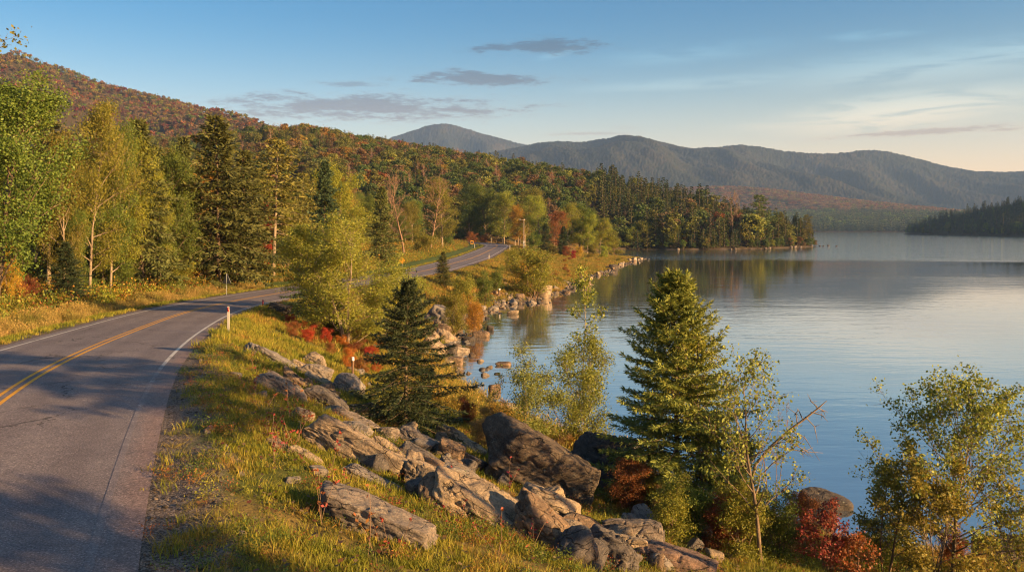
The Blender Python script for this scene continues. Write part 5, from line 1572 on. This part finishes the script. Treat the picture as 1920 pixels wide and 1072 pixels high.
h, Y = height(760, 806, 490)
own('spruce_tree', 760, 806, *conifer(h, 2.0, .02, 140, 24, 17, .15, .034, .22, .22, leader=.13, power=.78, pitch=(48, -4)), (M_BARK, M_NEEDLE), (.045, .062, .027), 'young dark spruce with a bare leading shoot among the slabs of the bank')
h, Y = height(1272, 965, 504)
own('spruce_tree', 1272, 965, *conifer(h, 2.4, .03, 270, 28, 18, .17, .037, .2, .17, leader=.03, power=.72, pitch=(52, 2)), (M_BARK, M_NEEDLE), (.15, .165, .036), 'tall lit spruce standing alone at the water behind the boulders')
h, Y = height(832, 538, 472)
place('spruce', 832, base=538, top=472, color=SPRUCE, wide=1.15, label='small lone spruce on the grassy bank beside the road')
h, Y = height(655, 652, 428)
own('birch_tree', 655, 652, *broadleaf(h, 4.2, .03, 46, 6, 6, 56000, .085, 2.1, stems=4, twig_r=.006, r0=.075, shape='round'), (M_PALE, M_LEAF), (.22, .235, .035), 'bushy yellow green birch clump hiding the middle of the road', wide=1.45)
own('birch_tree', 718, 655, *broadleaf(h * .78, 3.0, .08, 34, 6, 5, 26000, .08, 2.1, stems=3, twig_r=.006, r0=.06), (M_PALE, M_LEAF), (.20, .215, .034), 'smaller yellow green birch leaning right of the bushy birch clump', wide=1.35)
place('spruce', 592, base=606, top=445, color=DSPRUCE, wide=1.35, label='dark spruce half hidden at the left side of the birch clump')
place('spruce', 622, base=640, top=560, color=SPRUCE, wide=1.6, label='small green spruce at the foot of the birch clump above red weeds')
place('spruce', 738, base=668, top=590, color=SPRUCE, wide=1.5, label='small spruce under the right side of the birch clump')
h, Y = height(1100, 856, 484)
own('aspen_tree', 1100, 856, *broadleaf(h, 1.05, .30, 15, 5, 4, 2300, .11, 1.1, lean=(-.10, 0), shape='cone', twig_r=.005, r0=.05), (M_PALE, M_LEAF), (.20, .23, .04), 'tall thin aspen sapling with an open crown in front of the water')
h, Y = height(1075, 858, 632)
own('aspen_tree', 1080, 858, *broadleaf(h, 1.5, .12, 30, 6, 6, 24000, .068, 3.0, stems=5, twig_r=.004, r0=.035), (M_PALE, M_LEAF), (.17, .19, .035), 'dense leafy aspen thicket below the thin sapling', 'tree')
h, Y = height(985, 852, 648)
own('aspen_tree', 985, 852, *broadleaf(h, 1.0, .15, 22, 6, 6, 9500, .066, 3.0, stems=3, twig_r=.004, r0=.03), (M_PALE, M_LEAF), (.16, .18, .04), 'loose green aspen bush left of the thin sapling')
h, Y = height(905, 812, 684)
own('shrub', 905, 812, *broadleaf(h, .55, .3, 10, 4, 3, 750, .07, 1.2, stems=2, twig_r=.004, r0=.02), (M_TWIG, M_LEAF), (.30, .24, .05), 'thin yellow sapling beside the pale ledge', 'shrub')
h, Y = height(1322, 990, 625)
own('birch_tree', 1322, 990, *broadleaf(h, 1.35, .30, 26, 5, 5, 5500, .075, 1.3, lean=(0.0, 0), twig_r=.004, r0=.045, shape='oval'), (M_PALE, M_LEAF), (.21, .23, .038), 'slender yellow green birch right in front of the tall spruce')
h, Y = height(1428, 1056, 690)
own('birch_tree', 1428, 1056, *broadleaf(h, 1.55, .28, 22, 5, 5, 3400, .075, 1.2, lean=(-.09, 0), twig_r=.004, r0=.06, shape='round'), (M_BARK, M_LEAF), (.19, .205, .035), 'birch with a dark crooked trunk right of the tall spruce')
h, Y = height(1368, 1000, 790)
own('birch_tree', 1375, 1000, *broadleaf(h, 1.2, .12, 22, 5, 5, 7500, .07, 1.5, stems=4, twig_r=.004, r0=.03), (M_PALE, M_LEAF), (.15, .17, .03), 'low leafy birch thicket between the slender birch and the crooked one')
h, Y = height(1448, 960, 664)
own('bare_shrub', 1448, 960, *broadleaf(h, .95, .35, 14, 6, 5, 0, stems=3, shape='vase', twig_r=.004, r0=.022, wob=.08), (M_TWIG, M_LEAF), RUST, 'leafless reddish shrub with upright twigs beside the crooked birch', 'shrub')
own('birch_tree', 1808, 1078, *broadleaf(rise(11.15, 21.6, 742), 2.25, .16, 36, 6, 5, 13000, .08, 1.1, lean=(-.03, 0), twig_r=.0045, r0=.06, shape='round'), (M_BARK, M_LEAF), (.17, .19, .036), 'tall open birch with golden green leaves at the right in front of the lake', pos=(11.15, 21.6))
own('birch_tree', 1655, 1078, *broadleaf(rise(9.35, 21.4, 810), 1.2, .14, 24, 5, 5, 6000, .072, 1.2, stems=2, twig_r=.004, r0=.035), (M_BARK, M_LEAF), (.20, .195, .04), 'smaller golden birch left of the tall open one', pos=(9.35, 21.4))
own('birch_tree', 1720, 1078, *broadleaf(rise(10.0, 20.3, 880), 1.5, .08, 26, 5, 5, 9000, .072, 1.3, stems=4, twig_r=.004, r0=.03), (M_BARK, M_LEAF), (.22, .195, .04), 'dense low birch bush between the two right hand birches', pos=(10.0, 20.3))
own('birch_tree', 1895, 1078, *broadleaf(rise(12.6, 20.8, 875), 1.4, .10, 24, 5, 5, 6500, .072, 1.2, stems=3, twig_r=.004, r0=.03), (M_BARK, M_LEAF), (.22, .2, .04), 'leafy birch bush at the right edge below the bare twigs', pos=(12.6, 20.8))
own('bare_shrub', 1930, 1000, *broadleaf(rise(13.3, 22, 770), 1.5, .3, 14, 6, 5, 120, .07, 1.0, stems=3, shape='vase', twig_r=.004, r0=.025, wob=.1), (M_TWIG, M_LEAF), OLIVE, 'nearly leafless shrub with thin dark twigs at the right edge', 'shrub', pos=(13.3, 22.0))
own('red_shrub', 1545, 1085, *broadleaf(rise(7.5, 20.6, 945), 1.0, .08, 24, 5, 4, 3800, .066, .8, stems=6, shape='round', twig_r=.004, r0=.018), (M_TWIG, M_LEAF), (.19, .045, .032), 'crimson leaved shrub at the bottom in front of the black boulders', 'shrub', pos=(7.6, 20.6))
own('red_shrub', 1600, 1085, *broadleaf(rise(8.2, 20.3, 1000), .8, .08, 16, 5, 4, 2200, .06, 1.2, stems=4, twig_r=.004, r0=.015), (M_TWIG, M_LEAF), (.24, .09, .03), 'low russet shrub right of the crimson one', 'shrub', pos=(8.2, 20.3))
own('broadleaf_tree', -95, 600, *broadleaf(16.6, 4.0, .80, 10, 5, 4, 2200, .17, 1.2, twig_r=.01, r0=.2, lean=(.03, 0)), (M_BARK, M_LEAF), (.14, .14, .03), 'tall tree at the left edge reaching a leafy bough over the hill', pos=(-27.7, 40.0))

# dead limb
X, Y, z = hit(1425, 985)
m = MB(); k = Y / FPX
def pt(px, py, dy=0.0): return np.array([(px - 960) * k - X, dy, CAMZ + (HOR - py) * k - z])
tr = [pt(1418, 872, .1), pt(1448, 836, .05), pt(1480, 806), pt(1510, 781, -.1), pt(1532, 762, -.15), pt(1546, 748, -.2)]
m.tube(tr, [.05, .046, .04, .034, .024, .008], 7)
for a_, b_, c_ in [((1480, 806), (1512, 822), (1530, 858)), ((1450, 835), (1500, 843), (1548, 852)), ((1510, 781), (1528, 800), (1533, 830)), ((1532, 762), (1520, 752), (1514, 738)), ((1495, 794), (1488, 772), (1476, 763)), ((1520, 772), (1538, 776), (1548, 788)), ((1465, 820), (1500, 836), (1522, 836)), ((1505, 785), (1500, 770), (1492, 764)), ((1530, 763), (1545, 770), (1552, 782))]:
    d = rng.normal(size=2) * .25
    m.tube([pt(*a_), pt(*b_, d[0]), pt(*c_, d[1])], [.02, .013, .005], 5)
    q = pt(*b_, d[0])
    for _ in range(3): m.tube([q, q + rng.normal(size=3) * .1 + np.array([.03, 0, -.06])], [.012, .004], 4)
m.tube([pt(1418, 872, .1), pt(1405, 930, .1), np.array([0, .1, -.1])], [.05, .055, .065], 7)
e = link('dead_limb', m.mesh('dead_limb', [M_DEAD], True)); e.location = (X, Y, z); tag(e, 'grey dead limb with broken knobbly twigs reaching over the water', 'dead branch')

# red and russet weeds under the birch clump
wc = [(RED, 'red'), (RUST, 'russet'), (ORANGE, 'orange')]
for i, (px, py) in enumerate([(545, 612), (565, 625), (590, 622), (612, 648), (640, 655), (668, 668), (690, 678), (655, 690), (620, 668), (575, 640), (705, 700), (680, 705), (640, 640), (700, 668), (548, 632), (600, 600)]):
    X, Y, z = hit(px, py); c_, nm = wc[(i * 2) % 3]
    plant('thicket', X, Y, H=rng.uniform(.7, 1.25), color=c_, wide=rng.uniform(1.0, 1.6), label='low ' + nm + ' leaved bush on the slope beneath the birch clump', group=nm + ' bushes beneath the birch clump', name='low_shrub')
for i, (px, py) in enumerate([(880, 800), (915, 815), (950, 835), (985, 845), (1020, 852), (900, 840), (940, 810), (1010, 830), (970, 812), (1050, 858), (1080, 868), (870, 775), (1180, 960), (1240, 985), (1300, 1000), (1340, 1015), (1390, 1020), (1480, 1040)]):
    X, Y, z = hit(px, py); c_, nm = [(RUST, 'russet'), (TAN, 'tan'), (GOLD, 'golden'), (OLIVE, 'olive')][i % 4]
    plant('thicket', X, Y, H=rng.uniform(.8, 1.5), color=c_, wide=rng.uniform(.9, 1.3), label='scrubby ' + nm + ' bush in the weeds behind the boulders', group=nm + ' scrub behind the boulders', name='low_shrub')
for i, (px, py, h_) in enumerate([(1250, 1010, 1.5), (1300, 1020, 1.7), (1345, 1035, 1.4), (1395, 1050, 1.8), (1460, 1055, 1.7), (1500, 1030, 1.5), (1225, 970, 1.3), (1650, 1065, 1.4), (1780, 1068, 1.3)]):
    X, Y, z = hit(px, py); c_, nm = [(OLIVE, 'olive'), (GREEN, 'green'), (RUST, 'russet')][i % 3]
    plant('thicket', X, Y, H=h_, color=c_, wide=rng.uniform(.9, 1.2), label='leafy ' + nm + ' bush in the scrub round the foot of the tall spruce and birches', group=nm + ' bushes round the tall spruce', name='low_shrub')
x, y = cloud_pts(26000, -6, 16, 22, 62); z, a = ground(x, y, True)
k = (~a['ins']) & (a['ds'] > .25) & (a['ds'] < 5.5) & (rng.random(len(x)) < np.clip(.5 + .8 * fbm(x / 2, y / 2, oct=2), .1, 1)); x, y, z = x[k], y[k], z[k]
protos = [proto('shore_weed', tuft(18, .75, .3, .02, .5, True).mesh('shore_weed', [M_HEATH])) for _ in range(4)]
scatter('shore_weeds', np.stack([x, y, z], 1), rng.uniform(0, 6.28, len(x)), rng.uniform(.5, 1.3, len(x)) * np.where(x > 5, .5, 1), protos, 'rusty dry weeds between the boulders and the lake')

# dry stalks standing in the verge
def stalk():
    w_, f_ = MB(), MB()
    for s_ in range(rng.integers(2, 5)):
        hgt = rng.uniform(.45, .95); d = unit(np.array([rng.normal() * .25, rng.normal() * .25, 1]))
        P, _ = bend((rng.normal() * .05, rng.normal() * .05, -.03), d, hgt, 5, .08, 0); w_.tube(P, np.linspace(.006, .003, 6), 4)
        n = 9; q = rng.integers(2, 6, n); f_.kites(P[q] + rng.normal(size=(n, 3)) * .015, rand_dirs(n, .2), rand_dirs(n, .5), rng.uniform(.05, .09, n), .04)
    return w_.mesh('stem', [M_TWIG]), f_.mesh('foliage', [M_DRY])
SL = [stalk() for _ in range(4)]
for i, (px, py) in enumerate([(512, 832), (528, 850), (540, 862), (505, 815), (520, 870), (548, 838), (495, 775), (575, 795), (560, 782), (545, 790), (610, 895), (640, 930), (690, 1040), (740, 1050), (930, 1035), (905, 920), (955, 935), (850, 1000), (995, 1040), (1000, 1020), (470, 745), (600, 985), (820, 930), (1005, 985), (480, 700)]):
    X, Y, z = hit(px, py); e = empty('dry_weed', (X, Y, z), rng.uniform(0, 6.28), rng.uniform(.8, 1.3)); w_, f_ = SL[i % 4]
    link('stem', w_, e); link('foliage', f_, e, (.2, .045, .025) if i % 3 else RUST)
    tag(e, 'thin dry weed with a few red leaves standing in the verge grass', 'weed', 'dry weeds in the verge')

# ------------------------------------------------------------------ trees just outside the right edge, whose shade lies over the road
LIB['tall_pine'] = [(lambda w_, f_: (w_.mesh('tall_pine_trunk', [M_BARK]), f_.mesh('tall_pine_crown', [M_NEEDLE]), 15))(*conifer(15, 2.3, .66, 70, 14, 8, .42, .14, .15, .3, power=.5))]; TREE_NAME['tall_pine'] = 'pine_tree'
for kd, X, Y, H, c_ in [('tall_pine', 16.3, 10.6, 14.2, SPRUCE), ('tall_pine', 16.0, 7.2, 14.0, SPRUCE), ('spruce', 14.2, -0.5, 11.5, SPRUCE), ('broadleaf', 12.8, -4.0, 11.5, GREEN), ('birch', 16.0, -7.0, 11, OLIVE)]:
    plant(kd, X, Y, H=H * 1.12, color=c_, wide=.85, label='shore tree standing beside the viewpoint outside the picture', group='shore trees beside the viewpoint')

# ------------------------------------------------------------------ posts, signs and the pole
M_POST = simple_mat('post_white', (.35, .32, .28), .55, .3, .12, 6); M_REFL = simple_mat('reflector_red', (.45, .02, .015), .3, .5, .1); M_DARKP = simple_mat('reflector_dark', (.05, .05, .05), .4, .4, .1)
M_METAL = simple_mat('sign_back', (.2, .205, .21), .5, .4, .1, 5, .5); M_YSIGN = simple_mat('sign_yellow', (.5, .23, .02), .45, .4, .08); M_RSIGN = simple_mat('sign_red', (.5, .03, .04), .45, .4, .08); M_WSIGN = simple_mat('sign_white', (.78, .76, .76), .45, .4, .05)
M_POLE = bark_mat('pole_wood', (.20, .15, .11), (.36, .28, .2), (20, 20, 1.5), .01)


def delineator(px, py, ht, refl, label, wdt=.12):
    X, Y, z = hit(px, py)
    e = empty('guide_post', (X, Y, z)); tag(e, label, 'road post', 'guide posts along the road')
    m = MB(); w2 = wdt / 2
    out_ = [(-w2, -.2), (w2, -.2), (w2, ht - .03), (w2 * .6, ht), (-w2 * .6, ht), (-w2, ht - .03)]
    m.prism(out_, -.02, .02); m.box((-w2 - .004, .012, ht / 2 - .1), (.012, .05, ht - .1)); m.box((w2 + .004, .012, ht / 2 - .1), (.012, .05, ht - .1))
    link('post', m.mesh('post', [M_POST]), e)
    r_ = MB(); r_.box((0, -.026, ht - .15), (wdt * .72, .012, .2)); link('reflector', r_.mesh('reflector', [refl]), e)
    return e


delineator(428, 626, 1.32, M_REFL, 'white guide post with a red reflector on the near outside of the curve', .095)
for px, py, lb in [(781, 520, 'white guide post left of the lone roadside spruce'), (917, 486, 'white guide post halfway along the straight towards the bend'), (956, 469, 'white guide post near the outside of the far bend'),
                   (966, 460, 'white guide post beside the utility pole at the far bend'), (890, 466, 'white guide post on the inside of the far bend'), (921, 455, 'white guide post on the road behind the far bend'), (943, 457, 'small white guide post behind the far bend, nearest the pole')]:
    X, Y, z = hit(px, py); delineator(px, py, max(.95, 10.0 * Y / FPX), M_DARKP, lb, .16)
X, Y, z = hit(493, 574); m = MB(); m.box((0, 0, .2), (.1, .05, .6)); o = link('marker_stake', m.mesh('marker_stake', [M_RSIGN])); o.location = (X, Y, z); tag(o, 'short red marker stake at the road edge before the dark boulder', 'stake')


def sign(name, px, py, top, plates, label, rz=0.0, Y=None):
    if Y is None: X, Y, z = hit(px, py)
    else:
        X = (px - 960) / FPX * Y; z = gz(X, Y)
    ht = CAMZ + (HOR - top) * Y / FPX - z
    e = empty(name, (X, Y, z), rz); tag(e, label, 'road sign')
    m = MB(); m.tube([(0, .03, -.3), (0, .03, ht - .05)], .035, 8, cap=True); link('post', m.mesh('post', [M_METAL], True), e)
    for nm, pts, off, mat in plates:
        p = MB(); p.prism([(a, ht + b) for a, b in pts], -.025 + off, off); link(nm, p.mesh(nm, [mat]), e)
    return e


def rect(w_, h0, h1): return [(-w_ / 2, h0), (w_ / 2, h0), (w_ / 2, h1), (-w_ / 2, h1)]


q = .55
sign('road_sign', 424, 553, 512, [('sign_plate', [(-.62, -.92), (-.56, -.98), (.56, -.98), (.62, -.92), (.06, -.03), (-.06, -.03)], .085, M_METAL)], 'grey triangular sign seen from behind under the biggest spruce', -.6)
sign('warning_sign', 754, 508, 481, [('sign_plate', [(0, -1.1), (.5, -.55), (0, 0), (-.5, -.55)], 0, M_YSIGN)], 'yellow diamond sign at the left end of the lawn')
sign('warning_sign', 885, 467, 451, [('sign_plate', rect(.95, -1.05, 0), 0, M_YSIGN), ('sign_border', rect(.7, -.8, -.25), -.027, simple_mat('sign_black', (.04, .04, .04)))], 'small square yellow sign on the inside of the far bend')
sign('road_sign', 854, 448, 434, [('red_plate', rect(1.45, -.95, 0), 0, M_RSIGN), ('white_plate', rect(1.3, -1.75, -1.0), 0, M_WSIGN)], 'red and white sign before the dark trees behind the far bend')
X, Y, z = hit(839, 462); m = MB(); m.box((0, 0, .75), (.32, .12, 1.7)); o = link('marker_post', m.mesh('marker_post', [M_WSIGN])); o.location = (X, Y, z); tag(o, 'thick white marker post where the lawn meets the far road', 'road post')

X, Y, z = hit(982, 468); ht = CAMZ + (HOR - 411) * Y / FPX - z
e = empty('utility_pole', (X, Y, z)); tag(e, 'wooden utility pole with a short crossarm at the far bend', 'utility pole')
m = MB(); m.tube([(0, 0, -.5), (0, 0, ht * .5), (.03, 0, ht)], [.17, .15, .11], 10, cap=True); link('pole', m.mesh('pole', [M_POLE], True), e)
m = MB(); m.box((-.55, -.13, ht - .25), (1.9, .1, .12)); link('crossarm', m.mesh('crossarm', [M_POLE]), e)
for dx in (-1.4, -.95, .25):
    m = MB(); m.tube([(dx, -.13, ht - .19), (dx, -.13, ht - .05), (dx, -.13, ht + .02)], [.03, .06, .04], 8, cap=True); link('insulator', m.mesh('insulator', [M_WSIGN], True), e)
m = MB(); m.tube([(0, 0, .5), (0, 0, 2.6)], .178, 10); link('pole_wrap', m.mesh('pole_wrap', [simple_mat('wrap', (.6, .58, .55))], True), e)
for px, py, top, lb in [(881, 592, 566, 'thick brown post with a white cap at the edge of the shore grass'), (936, 557, 541, 'thin wooden post with pale top in the riprap'), (996, 547, 529, 'white topped post at the upper end of the riprap'), (661, 714, 669, 'rusty brown post with a white top left of the young spruce')]:
    X, Y, z = hit(px, py); ht = CAMZ + (HOR - top) * Y / FPX - z
    e = empty('wooden_post', (X, Y, z)); tag(e, lb, 'post', 'wooden posts on the bank')
    r_ = .045 * Y / 30 if px == 661 else .13
    m = MB(); m.tube([(0, 0, -.3), (.02, 0, ht * .85)], r_, 8); link('post', m.mesh('post', [bark_mat('post_wood', (.10, .06, .04), (.22, .13, .08))], True), e)
    m = MB(); m.tube([(.02, 0, ht * .85), (.02, 0, ht)], r_ * 1.05, 8, cap=True); link('cap', m.mesh('cap', [M_WSIGN], True), e)

# ------------------------------------------------------------------ air
HAZE = 7.0e-5
m = MB(); m.box((1400, 4600, 520), (16000, 10800, 1070))
hz, t, out = new_mat('haze')
pv = t.node('ShaderNodeVolumePrincipled'); pv.inputs['Color'].default_value = (.34, .56, 1.0, 1); pv.inputs['Density'].default_value = HAZE; pv.inputs['Anisotropy'].default_value = 0.1
t.l.new(pv.outputs[0], out.inputs['Volume'])
o = link('haze', m.mesh('haze', [hz])); tag(o, 'thin blue evening haze over the lake and the mountains', None, None, 'stuff')
